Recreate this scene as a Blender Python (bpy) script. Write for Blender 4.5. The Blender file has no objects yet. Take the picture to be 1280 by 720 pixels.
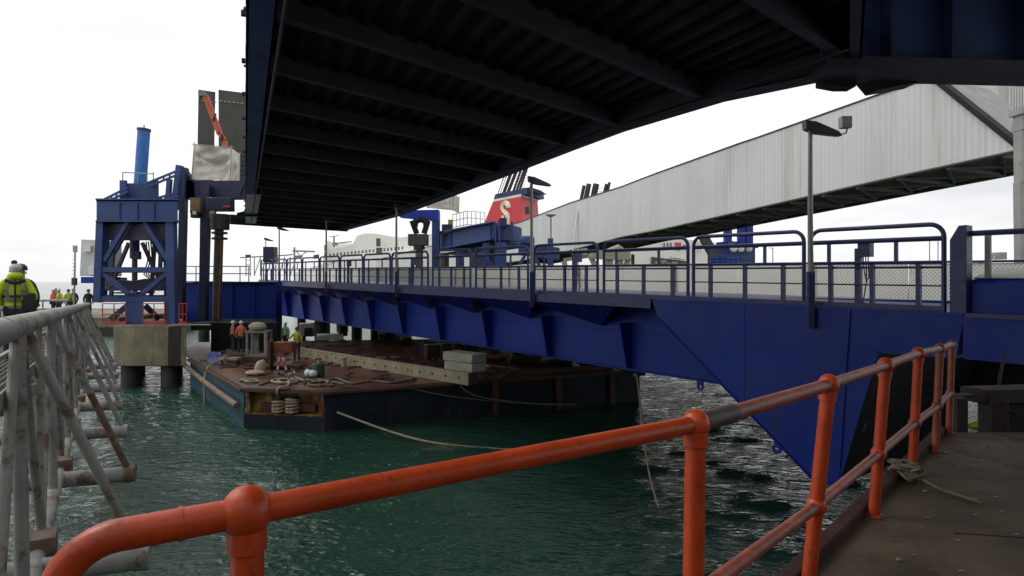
import bpy, bmesh, math, random
from mathutils import Vector, Matrix, Quaternion
R = math.radians
random.seed(7)
scene = bpy.context.scene
col = scene.collection
EYE = 6.0            # camera height over the water, metres
F, H0 = 800.0, 350.0
def V(*a): return Vector(a)
def P(u, v, Z):
    """a surveyed point: bearing u, elevation v seen from the camera station, Z metres ahead"""
    return V((u-640)*Z/F, Z, EYE+(H0-v)*Z/F)
# ---------------------------------------------------------------- materials
def mat(name, c, rough=0.5, metal=0.0, var=0.18, vscale=1.5, stain=None, stain_amt=0.3, stain_scale=1.2, streak=1.0,
        bump=0.0, bscale=30.0, spec=0.5, extra=None, dirt=0.25):
    m = bpy.data.materials.new(name); m.use_nodes = True
    nt = m.node_tree; N = nt.nodes; L = nt.links
    b = N['Principled BSDF']
    tc = N.new('ShaderNodeTexCoord')
    def noise(scale, detail=5, vec=None, rgh=.6):
        n = N.new('ShaderNodeTexNoise'); n.inputs['Scale'].default_value = scale; n.inputs['Detail'].default_value = detail
        n.inputs['Roughness'].default_value = rgh
        L.new(vec or tc.outputs['Object'], n.inputs['Vector']); return n
    def ramp(src, a, bb, c0=0, c1=1):
        r = N.new('ShaderNodeMapRange'); r.inputs['From Min'].default_value = a; r.inputs['From Max'].default_value = bb
        r.inputs['To Min'].default_value = c0; r.inputs['To Max'].default_value = c1
        L.new(src, r.inputs['Value']); return r.outputs['Result']
    def mix(f, a, bb):
        x = N.new('ShaderNodeMix'); x.data_type = 'RGBA'
        if isinstance(f, float): x.inputs[0].default_value = f
        else: L.new(f, x.inputs[0])
        for i, q in ((6, a), (7, bb)):
            if isinstance(q, tuple): x.inputs[i].default_value = (*q[:3], 1)
            else: L.new(q, x.inputs[i])
        return x.outputs[2]
    n1 = noise(vscale)
    dark = tuple(k*(1-var*1.6) for k in c); lite = tuple(min(1, k*(1+var)) for k in c)
    out = mix(ramp(n1.outputs['Fac'], .3, .7), dark, lite)
    if stain:
        mp = N.new('ShaderNodeMapping'); mp.inputs['Scale'].default_value = (1, 1, streak)
        L.new(tc.outputs['Object'], mp.inputs['Vector'])
        n2 = noise(stain_scale, 8, mp.outputs['Vector'], .7)
        lo = .72-.42*stain_amt
        out = mix(ramp(n2.outputs['Fac'], lo, lo+.12), out, stain)
        if 'S' in (extra or ''):
            n5 = noise(stain_scale*3.3, 6, mp.outputs['Vector'], .7)
            out = mix(ramp(n5.outputs['Fac'], .58, .75, 0, .7), out, tuple(k*.5 for k in stain))
    L.new(out, b.inputs['Base Color'])
    n3 = noise(vscale*4, 4)
    L.new(ramp(n3.outputs['Fac'], .3, .7, max(.02, rough-.1), min(1, rough+.12)), b.inputs['Roughness'])
    b.inputs['Metallic'].default_value = metal
    b.inputs['Specular IOR Level'].default_value = spec
    if bump:
        n4 = noise(bscale, 6)
        bp = N.new('ShaderNodeBump'); bp.inputs['Strength'].default_value = bump; bp.inputs['Distance'].default_value = .02
        L.new(n4.outputs['Fac'], bp.inputs['Height']); L.new(bp.outputs['Normal'], b.inputs['Normal'])
    return m
def math_node(nt, op, a, b=None, c=None):
    n = nt.nodes.new('ShaderNodeMath'); n.operation = op
    for i, q in enumerate((a, b, c)):
        if q is None: continue
        if isinstance(q, (int, float)): n.inputs[i].default_value = q
        else: nt.links.new(q, n.inputs[i])
    return n.outputs[0]
def dot_node(nt, src, d):
    n = nt.nodes.new('ShaderNodeVectorMath'); n.operation = 'DOT_PRODUCT'
    nt.links.new(src, n.inputs[0]); n.inputs[1].default_value = d
    return n.outputs['Value']
M = {}
M['blue'] = mat('blue_gloss_paint', (.008, .033, .285), .5, spec=.3, var=.16, vscale=.3, stain=(.02, .035, .15), stain_amt=.42, stain_scale=1.1, streak=.16, bump=.3, bscale=1.3, extra='S')
M['blue_old'] = mat('weathered_blue_paint', (.03, .06, .18), .55, spec=.35, var=.22, vscale=.6, stain=(.05, .055, .09), stain_amt=.42, stain_scale=1.6, streak=.25, bump=.06, bscale=6)
M['blue_rail'] = mat('blue_rail_paint', (.03, .04, .15), .45, var=.15, vscale=3)
M['blue_dark'] = mat('dark_navy_paint', (.012, .016, .06), .5, var=.25, vscale=.8, stain=(.02, .02, .03), stain_amt=.45, stain_scale=1.5)
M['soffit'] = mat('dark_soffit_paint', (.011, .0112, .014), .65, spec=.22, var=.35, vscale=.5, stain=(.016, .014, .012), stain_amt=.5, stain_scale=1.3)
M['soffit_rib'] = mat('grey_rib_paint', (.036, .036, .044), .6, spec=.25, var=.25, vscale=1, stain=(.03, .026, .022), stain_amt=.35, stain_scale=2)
M['cyl_blue'] = mat('bright_blue_paint', (.018, .13, .42), .4, var=.2, vscale=2, stain=(.2, .3, .42), stain_amt=.22, stain_scale=5)
M['orange'] = mat('orange_red_gloss_paint', (.44, .052, .010), .38, spec=.4, var=.18, vscale=5, stain=(.16, .03, .013), stain_amt=.37, stain_scale=30, bump=.12, bscale=45, extra='S')
M['orange_worn'] = mat('worn_red_brown_rail_paint', (.3, .06, .03), .42, var=.25, vscale=8, stain=(.12, .045, .03), stain_amt=.5, stain_scale=14, bump=.2, bscale=50, extra='S')
M['sleeve'] = mat('dark_worn_sleeve', (.05, .035, .03), .5, var=.3, vscale=20, stain=(.16, .05, .025), stain_amt=.3, stain_scale=30, bump=.25, bscale=60)
M['galv'] = mat('grey_painted_steel', (.33, .325, .30), .55, var=.16, vscale=1.6, stain=(.13, .08, .05), stain_amt=.5, stain_scale=2.6, bump=.1, bscale=20)
M['galv_rust'] = mat('rust_streaked_steel', (.2, .15, .11), .65, var=.3, vscale=2, stain=(.15, .06, .025), stain_amt=.55, stain_scale=3.5, bump=.2, bscale=22, extra='S')
M['lamp'] = mat('galvanised_lamp_steel', (.32, .32, .31), .45, metal=.2, var=.15, vscale=3)
M['lamp_head'] = mat('dark_lamp_housing', (.035, .035, .04), .5, var=.2, vscale=3)
M['concrete'] = mat('weathered_concrete', (.235, .205, .14), .85, var=.25, vscale=.9, stain=(.11, .1, .055), stain_amt=.5, stain_scale=1.1, streak=.18, bump=.3, bscale=9, extra='S')
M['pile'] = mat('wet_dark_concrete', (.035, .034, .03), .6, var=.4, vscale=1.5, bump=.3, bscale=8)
M['jetty'] = mat('damp_dirty_concrete', (.088, .058, .033), .68, spec=.4, var=.42, vscale=.9, stain=(.04, .027, .017), stain_amt=.55, stain_scale=1.3, bump=.6, bscale=22, extra='S')
M['timber'] = mat('old_dark_timber', (.03, .021, .014), .8, var=.4, vscale=2.5, stain=(.025, .02, .015), stain_amt=.5, stain_scale=4, streak=.3, bump=.4, bscale=18)
M['kerb'] = mat('red_brown_kerb_steel', (.045, .014, .010), .8, spec=.3, var=.35, vscale=3, stain=(.04, .025, .018), stain_amt=.5, stain_scale=4, bump=.3, bscale=20)
M['hull_blue'] = mat('scuffed_barge_blue', (.008, .017, .032), .6, spec=.3, var=.35, vscale=.6, stain=(.07, .045, .03), stain_amt=.36, stain_scale=1.6, streak=.3, bump=.25, bscale=4, extra='S')
M['hull_teal'] = mat('scuffed_barge_teal', (.022, .095, .13), .6, var=.35, vscale=.6, stain=(.09, .05, .03), stain_amt=.38, stain_scale=1.8, streak=.3, bump=.25, bscale=4, extra='S')
M['barge_deck'] = mat('rusty_wet_deck_plate', (.095, .034, .015), .36, var=.5, vscale=.5, stain=(.05, .03, .024), stain_amt=.5, stain_scale=.8, bump=.3, bscale=6, extra='S')
M['rust_yellow'] = mat('rusted_yellow_plate', (.42, .27, .075), .7, var=.3, vscale=1.2, stain=(.12, .045, .02), stain_amt=.75, stain_scale=2.2, streak=.5, bump=.2, bscale=12, extra='S')
M['rust'] = mat('rusty_steel', (.085, .04, .024), .75, var=.4, vscale=2, stain=(.05, .026, .018), stain_amt=.5, stain_scale=4, bump=.3, bscale=16)
M['cream'] = mat('dirty_cream_paint', (.34, .3, .2), .6, var=.2, vscale=1, stain=(.14, .075, .035), stain_amt=.4, stain_scale=2.4, bump=.1, bscale=10, extra='S')
M['offwhite_timber'] = mat('pale_weathered_timber', (.36, .35, .28), .75, var=.2, vscale=2, stain=(.16, .13, .09), stain_amt=.36, stain_scale=5, bump=.2, bscale=20)
M['grey_paint'] = mat('grey_green_paint', (.2, .205, .17), .6, var=.25, vscale=2, stain=(.09, .07, .05), stain_amt=.35, stain_scale=4)
M['rope'] = mat('pale_hemp_rope', (.34, .29, .2), .9, var=.3, vscale=14, bump=.5, bscale=40)
M['rope_dark'] = mat('grey_worn_rope', (.16, .14, .105), .9, var=.3, vscale=14, bump=.5, bscale=40)
M['tarp'] = mat('dirty_white_tarpaulin', (.62, .58, .5), .7, var=.12, vscale=1.2, stain=(.4, .36, .29), stain_amt=.5, stain_scale=1.4, streak=.5, bump=1.0, bscale=2.6)
M['plate_dark'] = mat('dark_olive_ramp_plate', (.055, .056, .046), .7, var=.2, vscale=.6, stain=(.03, .03, .026), stain_amt=.45, stain_scale=1, streak=.2)
M['boom'] = mat('orange_boom_paint', (.46, .10, .04), .55, var=.2, vscale=2, stain=(.25, .08, .05), stain_amt=.3, stain_scale=4)
M['ram'] = mat('greasy_brown_ram', (.075, .06, .04), .45, var=.3, vscale=2, stain=(.03, .026, .02), stain_amt=.5, stain_scale=3, streak=.4)
M['black'] = mat('black_rubber', (.018, .018, .018), .6, var=.3, vscale=3)
M['shade_black'] = mat('painted_shade_black', (.008, .008, .010), .6, spec=.2, var=.3, vscale=1.2, stain=(.02, .02, .022), stain_amt=.3, stain_scale=1.6)  # near black, with shade painted into the colour
M['orange_rust'] = mat('rusty_orange_box', (.22, .055, .016), .65, var=.3, vscale=3, stain=(.08, .03, .016), stain_amt=.45, stain_scale=4)
M['red'] = mat('red_safety_paint', (.42, .035, .03), .5, var=.15, vscale=4)
M['yellow'] = mat('faded_yellow_paint', (.42, .3, .06), .55, var=.2, vscale=3, stain=(.2, .12, .04), stain_amt=.35, stain_scale=5)
M['brown_box'] = mat('brown_rusty_casing', (.2, .115, .05), .6, var=.3, vscale=3, stain=(.09, .05, .03), stain_amt=.4, stain_scale=5)
M['cabin'] = mat('pale_grey_cladding', (.56, .58, .55), .55, var=.08, vscale=1)
M['white'] = mat('white_ship_paint', (.78, .77, .72), .45, var=.06, vscale=.15, stain=(.62, .58, .48), stain_amt=.3, stain_scale=.3, streak=.2)
M['ship_red'] = mat('red_funnel_paint', (.62, .045, .05), .45, var=.06, vscale=.4)
M['ship_cream'] = mat('cream_emblem_paint', (.8, .76, .58), .5, var=.04, vscale=1)
M['ship_navy'] = mat('navy_funnel_paint', (.02, .035, .12), .5, var=.12, vscale=.5)
M['exhaust'] = mat('sooty_exhaust_pipe', (.03, .026, .026), .6, var=.3, vscale=1)
M['ship_window'] = mat('dark_ship_glass', (.08, .09, .1), .2, var=.2, vscale=1)
M['grey_steel'] = mat('mid_grey_steel', (.27, .27, .25), .6, var=.15, vscale=1, stain=(.14, .11, .07), stain_amt=.3, stain_scale=2)
M['beige'] = mat('beige_machine_paint', (.36, .34, .25), .55, var=.15, vscale=1, stain=(.18, .12, .07), stain_amt=.35, stain_scale=2)
M['truss'] = mat('dark_brown_truss_steel', (.07, .064, .05), .7, var=.25, vscale=1)
M['skin'] = mat('skin', (.46, .25, .17), .55, var=.08, vscale=8)
M['trousers'] = mat('navy_work_trousers', (.02, .022, .035), .85, var=.25, vscale=6)
M['boots'] = mat('black_boots', (.02, .018, .016), .6, var=.2, vscale=10)
M['helmet'] = mat('white_helmet', (.6, .6, .58), .4, var=.06, vscale=8)
M['helmet_navy'] = mat('navy_helmet', (.025, .028, .05), .5, var=.1, vscale=8)
M['hair'] = mat('dark_hair', (.03, .022, .018), .7, var=.2, vscale=20)
M['tape'] = mat('grey_reflective_tape', (.18, .2, .17), .4, var=.12, vscale=12)
M['strap'] = mat('black_harness_strap', (.018, .02, .022), .7, var=.2, vscale=12)
M['green_drum'] = mat('dark_green_drum', (.035, .075, .028), .5, var=.25, vscale=4, stain=(.05, .03, .02), stain_amt=.3, stain_scale=6)
M['tarp_blue'] = mat('blue_plastic_sheet', (.02, .035, .2), .45, var=.2, vscale=3, bump=.4, bscale=6)
M['hivis_y'] = mat('yellow_green_hi_vis_cloth', (.5, .66, .02), .75, var=.12, vscale=5, bump=.35, bscale=9)
M['hivis_o'] = mat('orange_red_hi_vis_cloth', (.8, .09, .035), .75, var=.12, vscale=5, bump=.35, bscale=9)
M['jacket_green'] = mat('pale_green_work_cloth', (.22, .4, .2), .8, var=.2, vscale=5, bump=.35, bscale=9)
M['jacket_dark'] = mat('dark_work_cloth', (.03, .032, .04), .85, var=.25, vscale=5, bump=.35, bscale=9)
M['jacket_brown'] = mat('tan_work_cloth', (.3, .16, .1), .85, var=.25, vscale=5, bump=.35, bscale=9)
# ---------------------------------------------------------------- mesh builder
class MB:
    def __init__(s): s.v = []; s.f = []
    def add(s, vs, fs):
        o = len(s.v); s.v += [Vector(q) for q in vs]; s.f += [tuple(i+o for i in f) for f in fs]; return s
    def prism(s, poly, t):
        """polygon (world points) extruded by the vector t"""
        n = len(poly); t = Vector(t); a = [Vector(p) for p in poly]
        vs = a + [p+t for p in a]
        return s.add(vs, [tuple(range(n-1, -1, -1)), tuple(range(n, 2*n))] + [(i, (i+1) % n, n+(i+1) % n, n+i) for i in range(n)])
    def box(s, c, sx, sy, sz, ax=None, rz=0.0):
        c = Vector(c)
        if ax is None: ax = (V(math.cos(rz), math.sin(rz), 0), V(-math.sin(rz), math.cos(rz), 0), V(0, 0, 1))
        x, y, z = ax[0]*sx/2, ax[1]*sy/2, ax[2]*sz/2
        vs = [c-x-y-z, c+x-y-z, c+x+y-z, c-x+y-z, c-x-y+z, c+x-y+z, c+x+y+z, c-x+y+z]
        return s.add(vs, [(3, 2, 1, 0), (4, 5, 6, 7), (0, 1, 5, 4), (1, 2, 6, 5), (2, 3, 7, 6), (3, 0, 4, 7)])
    def bar(s, p, q, w, h, up=(0, 0, 1)):
        """rectangular bar from p to q: w across, h along up"""
        p, q = Vector(p), Vector(q); d = (q-p); L_ = d.length; d.normalize(); up = Vector(up)
        if abs(d.dot(up)) > .99: up = V(0, 1, 0) if abs(d.y) < .9 else V(1, 0, 0)
        x = d.cross(up).normalized(); z = x.cross(d).normalized()
        return s.box((p+q)/2, w, L_, h, (x, d, z))
    def ibeam(s, p, q, w, h, t=.03, up=(0, 0, 1)):
        up = Vector(up); p, q = Vector(p), Vector(q); d = (q-p).normalized(); x = d.cross(up).normalized(); z = x.cross(d).normalized()
        s.bar(p, q, t, h-2*t-.002, z)
        for k in (1, -1): s.bar(p+z*k*(h/2-t/2), q+z*k*(h/2-t/2), w, t, z)
        return s
    def tube(s, pts, r, n=8, closed=False, caps=True):
        pts = [Vector(p) for p in pts]; m = len(pts)
        rr = r if isinstance(r, (list, tuple)) else [r]*m
        tang = []
        for i in range(m):
            if closed: t = pts[(i+1) % m]-pts[i-1]
            else: t = pts[min(i+1, m-1)]-pts[max(i-1, 0)]
            tang.append(t.normalized() if t.length > 1e-9 else V(0, 0, 1))
        ref = V(0, 0, 1) if abs(tang[0].z) < .9 else V(1, 0, 0)
        x = tang[0].cross(ref).normalized(); vs = []
        for i in range(m):
            if i: x = (x-tang[i]*x.dot(tang[i])).normalized()
            y = tang[i].cross(x)
            k = 1.0
            if 0 < i < m-1:
                a = (pts[i]-pts[i-1]).normalized(); c = max(.35, a.dot(tang[i])); k = 1/c if c > .8 else 1.0
            for j in range(n):
                a = 2*math.pi*j/n; vs.append(pts[i]+(x*math.cos(a)+y*math.sin(a))*rr[i])
        fs = []
        for i in range(m if closed else m-1):
            a, b = i*n, ((i+1) % m)*n
            for j in range(n): fs.append((a+j, a+(j+1) % n, b+(j+1) % n, b+j))
        if caps and not closed: fs += [tuple(range(n-1, -1, -1)), tuple(range((m-1)*n, m*n))]
        return s.add(vs, fs)
    def cyl(s, p, q, r, n=14, r2=None): return s.tube([p, q], [r, r if r2 is None else r2], n)
    def ball(s, c, rx, ry=None, rz=None, n=14, m=9):
        ry = rx if ry is None else ry; rz = rx if rz is None else rz; c = Vector(c)
        vs = [c+V(0, 0, rz)]
        for i in range(1, m):
            t = math.pi*i/m
            for j in range(n):
                a = 2*math.pi*j/n; vs.append(c+V(rx*math.sin(t)*math.cos(a), ry*math.sin(t)*math.sin(a), rz*math.cos(t)))
        vs.append(c-V(0, 0, rz)); fs = [(0, 1+j, 1+(j+1) % n) for j in range(n)]
        for i in range(m-2):
            for j in range(n): fs.append((1+i*n+j, 1+(i+1)*n+j, 1+(i+1)*n+(j+1) % n, 1+i*n+(j+1) % n))
        e = len(vs)-1; o = 1+(m-2)*n; fs += [(o+(j+1) % n, o+j, e) for j in range(n)]
        return s.add(vs, fs)
    def build(s, name, m, parent=None, bevel=0.0, smooth=32):
        off = V(0, 0, 0); p = parent
        while p is not None: off = off+p.location; p = p.parent
        me = bpy.data.meshes.new(name)
        loc = V(0, 0, 0)
        if parent is None and s.v:
            xs = [q.x for q in s.v]; ys = [q.y for q in s.v]; zs = [q.z for q in s.v]
            loc = V((min(xs)+max(xs))/2, (min(ys)+max(ys))/2, min(zs)); off = loc
        me.from_pydata([q-off for q in s.v], [], s.f)
        bm = bmesh.new(); bm.from_mesh(me); bmesh.ops.recalc_face_normals(bm, faces=bm.faces); bm.to_mesh(me); bm.free()
        for pl in me.polygons: pl.use_smooth = True
        me.set_sharp_from_angle(angle=R(smooth)); me.update()
        me.materials.append(m if not isinstance(m, str) else M[m])
        o = bpy.data.objects.new(name, me); col.objects.link(o); o.location = loc
        if parent is not None: o.parent = parent
        if bevel:
            b = o.modifiers.new('edge', 'BEVEL'); b.width = bevel; b.segments = 2; b.limit_method = 'ANGLE'; b.angle_limit = R(40)
        return o
def tag(o, label=None, cat=None, group=None, kind=None):
    for k, q in (('label', label), ('category', cat), ('group', group), ('kind', kind)):
        if q: o[k] = q
    return o
def thing(name, label, cat, loc, group=None):
    o = bpy.data.objects.new(name, None); o.empty_display_size = .3; col.objects.link(o); o.location = Vector(loc)
    return tag(o, label, cat, group)
def copy_thing(src, loc, rz=0.0, label=None, scale=None):
    c = src.copy(); col.objects.link(c); c.location = Vector(loc); c.rotation_euler = (0, 0, rz)
    if scale: c.scale = scale
    if label: c['label'] = label
    for ch in src.children:
        a = ch.copy(); col.objects.link(a); a.parent = c
        for g in ch.children:
            d = g.copy(); col.objects.link(d); d.parent = a
    return c
def arc(c, a, b, t0, t1, n):
    """points c + a*cos + b*sin"""
    return [Vector(c)+Vector(a)*math.cos(t0+(t1-t0)*i/n)+Vector(b)*math.sin(t0+(t1-t0)*i/n) for i in range(n+1)]
# ---------------------------------------------------------------- camera, sky, sun
cam = bpy.data.cameras.new('camera'); co = bpy.data.objects.new('camera', cam); col.objects.link(co)
co.location = (0, 0, EYE); co.rotation_euler = (R(90), 0, 0)
cam.sensor_width = 36; cam.lens = 36*F/1280; cam.shift_y = -10/1280; cam.clip_start = .05; cam.clip_end = 5000
scene.camera = co
w = bpy.data.worlds.new('World'); scene.world = w; w.use_nodes = True
nt = w.node_tree; bg = nt.nodes['Background']
sky = nt.nodes.new('ShaderNodeTexSky'); sky.sky_type = 'NISHITA'; sky.sun_disc = False
SUN_EL, SUN_AZ = R(48), R(-70)
sky.sun_elevation = SUN_EL; sky.sun_rotation = SUN_AZ; sky.dust_density = 4; sky.air_density = 1
hs = nt.nodes.new('ShaderNodeHueSaturation'); hs.inputs['Saturation'].default_value = .12
nt.links.new(sky.outputs[0], hs.inputs['Color'])
# overcast: an even cloud layer over the sky, slightly mottled
tc = nt.nodes.new('ShaderNodeTexCoord'); mp = nt.nodes.new('ShaderNodeMapping'); mp.inputs['Scale'].default_value = (1, 1, 5)
nt.links.new(tc.outputs['Generated'], mp.inputs['Vector'])
cn = nt.nodes.new('ShaderNodeTexNoise'); cn.inputs['Scale'].default_value = 2.2; cn.inputs['Detail'].default_value = 5
nt.links.new(mp.outputs['Vector'], cn.inputs['Vector'])
cr = nt.nodes.new('ShaderNodeValToRGB')
cr.color_ramp.elements[0].position = .3; cr.color_ramp.elements[0].color = (5.9, 6.05, 6.25, 1)
cr.color_ramp.elements[1].position = .62; cr.color_ramp.elements[1].color = (8.8, 8.85, 8.9, 1)
nt.links.new(cn.outputs['Fac'], cr.inputs['Fac'])
mx = nt.nodes.new('ShaderNodeMix'); mx.data_type = 'RGBA'; mx.inputs[0].default_value = .8
nt.links.new(hs.outputs['Color'], mx.inputs[6]); nt.links.new(cr.outputs['Color'], mx.inputs[7])
nt.links.new(mx.outputs[2], bg.inputs['Color']); bg.inputs['Strength'].default_value = .13
sun = bpy.data.lights.new('sun', 'SUN'); sun.energy = .9; sun.angle = R(18); sun.color = (1, .97, .92)
so = bpy.data.objects.new('sun', sun); col.objects.link(so); so.location = (-40, -20, 60)
sd = V(math.sin(SUN_AZ)*math.cos(SUN_EL), math.cos(SUN_AZ)*math.cos(SUN_EL), math.sin(SUN_EL))
so.rotation_euler = sd.to_track_quat('Z', 'Y').to_euler()
vs = scene.view_settings; vs.view_transform = 'Standard'; vs.look = 'None'; vs.exposure = .2; vs.gamma = 1; vs.use_curve_mapping = False
scene.render.engine = 'CYCLES'; scene.cycles.use_denoising = True; scene.cycles.max_bounces = 6; scene.cycles.diffuse_bounces = 3
scene.cycles.glossy_bounces = 3; scene.cycles.transmission_bounces = 2; scene.cycles.sample_clamp_indirect = 6
scene.cycles.caustics_reflective = False; scene.cycles.caustics_refractive = False
# ---------------------------------------------------------------- water
def water_material():
    m = bpy.data.materials.new('harbour_water'); m.use_nodes = True; nt = m.node_tree; N = nt.nodes; L = nt.links
    b = N['Principled BSDF']; b.inputs['Base Color'].default_value = (.010, .034, .025, 1)
    b.inputs['Roughness'].default_value = .06; b.inputs['IOR'].default_value = 1.33; b.inputs['Specular IOR Level'].default_value = .5
    tc = N.new('ShaderNodeTexCoord')
    def n(sc, stretch, det, rot):
        mp = N.new('ShaderNodeMapping'); mp.inputs['Scale'].default_value = stretch; mp.inputs['Rotation'].default_value = (0, 0, rot)
        L.new(tc.outputs['Object'], mp.inputs['Vector'])
        q = N.new('ShaderNodeTexNoise'); q.inputs['Scale'].default_value = sc; q.inputs['Detail'].default_value = det; q.inputs['Roughness'].default_value = .55
        L.new(mp.outputs['Vector'], q.inputs['Vector']); return q.outputs['Fac']
    def bump(h, strength, dist, prev=None):
        q = N.new('ShaderNodeBump'); q.inputs['Strength'].default_value = strength; q.inputs['Distance'].default_value = dist
        L.new(h, q.inputs['Height'])
        if prev: L.new(prev, q.inputs['Normal'])
        return q.outputs['Normal']
    a = bump(n(1.7, (1, 2.1, 1), 2, .15), 1.0, .16)
    c = bump(n(4.6, (1, 1.9, 1), 3, -.2), 1.0, .055, a)
    L.new(c, b.inputs['Normal'])
    # greener and browner patches of silt in the water itself
    s = n(.09, (1, 1, 1), 3, 0)
    cr = N.new('ShaderNodeValToRGB'); cr.color_ramp.elements[0].position = .35; cr.color_ramp.elements[0].color = (.013, .043, .029, 1)
    cr.color_ramp.elements[1].position = .65; cr.color_ramp.elements[1].color = (.018, .058, .038, 1)
    L.new(s, cr.inputs['Fac']); L.new(cr.outputs['Color'], b.inputs['Base Color'])
    return m
def wave(x, y):
    h = 0
    for (a, k, th, ph) in WAVES: h += a*math.sin(k*(x*math.cos(th)+y*math.sin(th))+ph)
    return h
WAVES = []
_r = random.Random(3)
for i in range(22):
    lam = .8*(1.13**i); WAVES.append((.0072*lam**.45, 2*math.pi/lam, R(80)+_r.gauss(0, .6), _r.uniform(0, 6.28)))
def build_water():
    vs, fs = [], []
    # fan of rows: fine near the camera station, coarse far out, one sheet
    ys = [-60.0, -20.0, -6.0, 0.0]; y = 1.5
    while y < 95: ys.append(y); y += max(.11, y*.0085)
    ys += [100, 108, 120, 140, 170, 220, 320, 500, 900, 2500]
    NX = 330
    for y in ys:
        half = 12+abs(y)*1.02 if y < 95 else 12+95*1.02+(y-95)*3
        for i in range(NX+1):
            x = -half+2*half*i/NX
            fade = max(0.0, min(1.0, (100-abs(y))/50)) if y > 1 else 0.0
            z = wave(x, y)*fade if fade > 0 else 0.0
            vs.append((x, y, z))
    for j in range(len(ys)-1):
        for i in range(NX):
            a = j*(NX+1)+i; fs.append((a, a+1, a+NX+2, a+NX+1))
    me = bpy.data.meshes.new('water'); me.from_pydata(vs, [], fs); me.polygons.foreach_set('use_smooth', [True]*len(fs)); me.update()
    me.materials.append(water_material()); o = bpy.data.objects.new('water', me); col.objects.link(o); o['kind'] = 'structure'; o.location.z = WATER
WATER = -.42
build_water()
# ================================================================ near quay: deck, kerb, timbers, orange hand rail
FL = EYE-1.66
mb = MB()
edge = [V(-1.5, .98, FL), V(-.67, 1.57, FL), V(.615, 2.52, FL), V(1.53, 3.53, FL), V(2.47, 4.57, FL), V(3.34, 5.52, FL), V(4.03, 6.27, FL), V(4.66, 6.97, FL), V(6, 7.0, FL), V(13, 7.15, FL)]
poly = edge+[V(13, -9, FL), V(-1.5, -9, FL)]
mb.prism(poly, (0, 0, -.5))
quay = tag(mb.build('quay_deck', 'jetty', None), 'damp dark concrete quay deck at the near edge', 'quay', kind='structure')
for x, y in ((0, -3), (3, 1.5), (5.5, 5), (9, 5.2), (11.5, -5)):
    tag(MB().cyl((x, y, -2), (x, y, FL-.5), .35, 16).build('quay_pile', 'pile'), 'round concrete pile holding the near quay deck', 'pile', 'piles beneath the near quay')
kb = MB()
for a, b in zip(edge[1:8], edge[2:8]): kb.bar(a+V(0.01, -.01, .035), b+V(0.01, -.01, .035), .09, .07)
tag(kb.build('quay_kerb', 'kerb', None, bevel=.012), 'rusty red brown steel kerb along the quay edge under the orange rail', 'kerb')
# --- orange hand rail
rail = thing('hand_rail', 'glossy orange red tubular hand rail with ball joints along the near quay edge', 'railing', edge[2])
K = [(308, 640, 1.545), (870, 530, 2.49), (1036, 481, 3.46), (1107, 457, 4.5), (1148, 442, 5.45), (1175, 436, 6.2), (1190, 431, 6.9)]
KT = [P(*k) for k in K]
feet = [V(-.60, 1.5, FL), V(.685, 2.45, FL), P(1010, 734, 3.46), P(1092, 646, 4.5), P(1140, 592, 5.45), P(1169, 562, 6.2), P(1186, 543, 6.9)]
for f in feet: f.z = FL
def lerp(a, b, t): return Vector(a)+(Vector(b)-Vector(a))*t
mids = []
for t, f in zip(KT, feet):
    k = (t.z-(EYE-1.222))/(t.z-f.z); mids.append(lerp(t, f, k))
pr = [.038, .040, .038, .037, .036, .034, .033]
for i, (t, f) in enumerate(zip(KT, feet)):
    po = MB().cyl(f, t, pr[i], 20).build('post', 'orange' if i < 5 else 'orange_worn', rail)
    fl = MB().cyl(f+V(0, 0, .002), f+V(0, 0, .014), .066, 20); [fl.cyl(f+V(.053*math.cos(a), .053*math.sin(a), .014), f+V(.053*math.cos(a), .053*math.sin(a), .026), .008, 6) for a in (.7, 2.3, 3.9, 5.4)]
    fl.build('foot_plate', 'orange_worn', po) 
    jr = [.060, .055, .055, .055, .053, .05, .046][i]
    j = MB(); j.ball(t, jr, jr, jr*1.06, 22, 14); d = (f-t).normalized()
    j.cyl(t, t+d*jr*1.5, pr[i]*1.2, 20)
    j.build('ball_joint', 'orange' if i < 5 else 'orange_worn', po)
    if i > 0:
        m_ = MB(); m_.ball(mids[i], jr*.95, jr*.95, jr, 20, 12); m_.build('ball_joint', 'orange' if i < 4 else 'orange_worn', po)
rr = .034
for i in range(6):
    a, b = KT[i], KT[i+1]
    MB().cyl(a, b, rr if i < 2 else .031, 20).build('top_rail', 'orange' if i < 1 else 'orange_worn', rail)
    if i > 0: MB().cyl(mids[i], mids[i+1], .03, 18).build('mid_rail', 'orange' if i < 1 else 'orange_worn', rail)
d = (KT[2]-KT[1]).normalized()
MB().cyl(KT[1]+d*.05, KT[1]+d*.30, .0385, 20).build('clamp_sleeve', 'sleeve', rail)
# left end: the top rail runs on, turns down and returns as the mid rail
e0 = KT[0]; e1 = P(150, 656, 1.42); e1.z = e0.z-.005
c = lerp(e0, e1, 1.0); dirx = (e1-e0).normalized(); rb = .12
pts = [e0, e1]+[e1+dirx*rb*math.sin(t)+V(0, 0, -rb)*(1-math.cos(t)) for t in [math.pi/2*i/8 for i in range(1, 9)]]
low = pts[-1]+V(0, 0, -.40); pts.append(low)
pts += [low-dirx*rb*(1-math.cos(t))+V(0, 0, -rb)*math.sin(t) for t in [math.pi/2*i/8 for i in range(1, 9)]]
pts.append(mids[0]); pts[-1].z = pts[-2].z; pts.append(V(mids[1].x, mids[1].y, mids[1].z))
MB().tube(pts, .036, 20).build('end_bend', 'orange', rail)
# weld collar on the bend
MB().cyl(lerp(e0, e1, .52), lerp(e0, e1, .56), .0385, 20).build('weld_collar', 'orange', rail)
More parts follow.
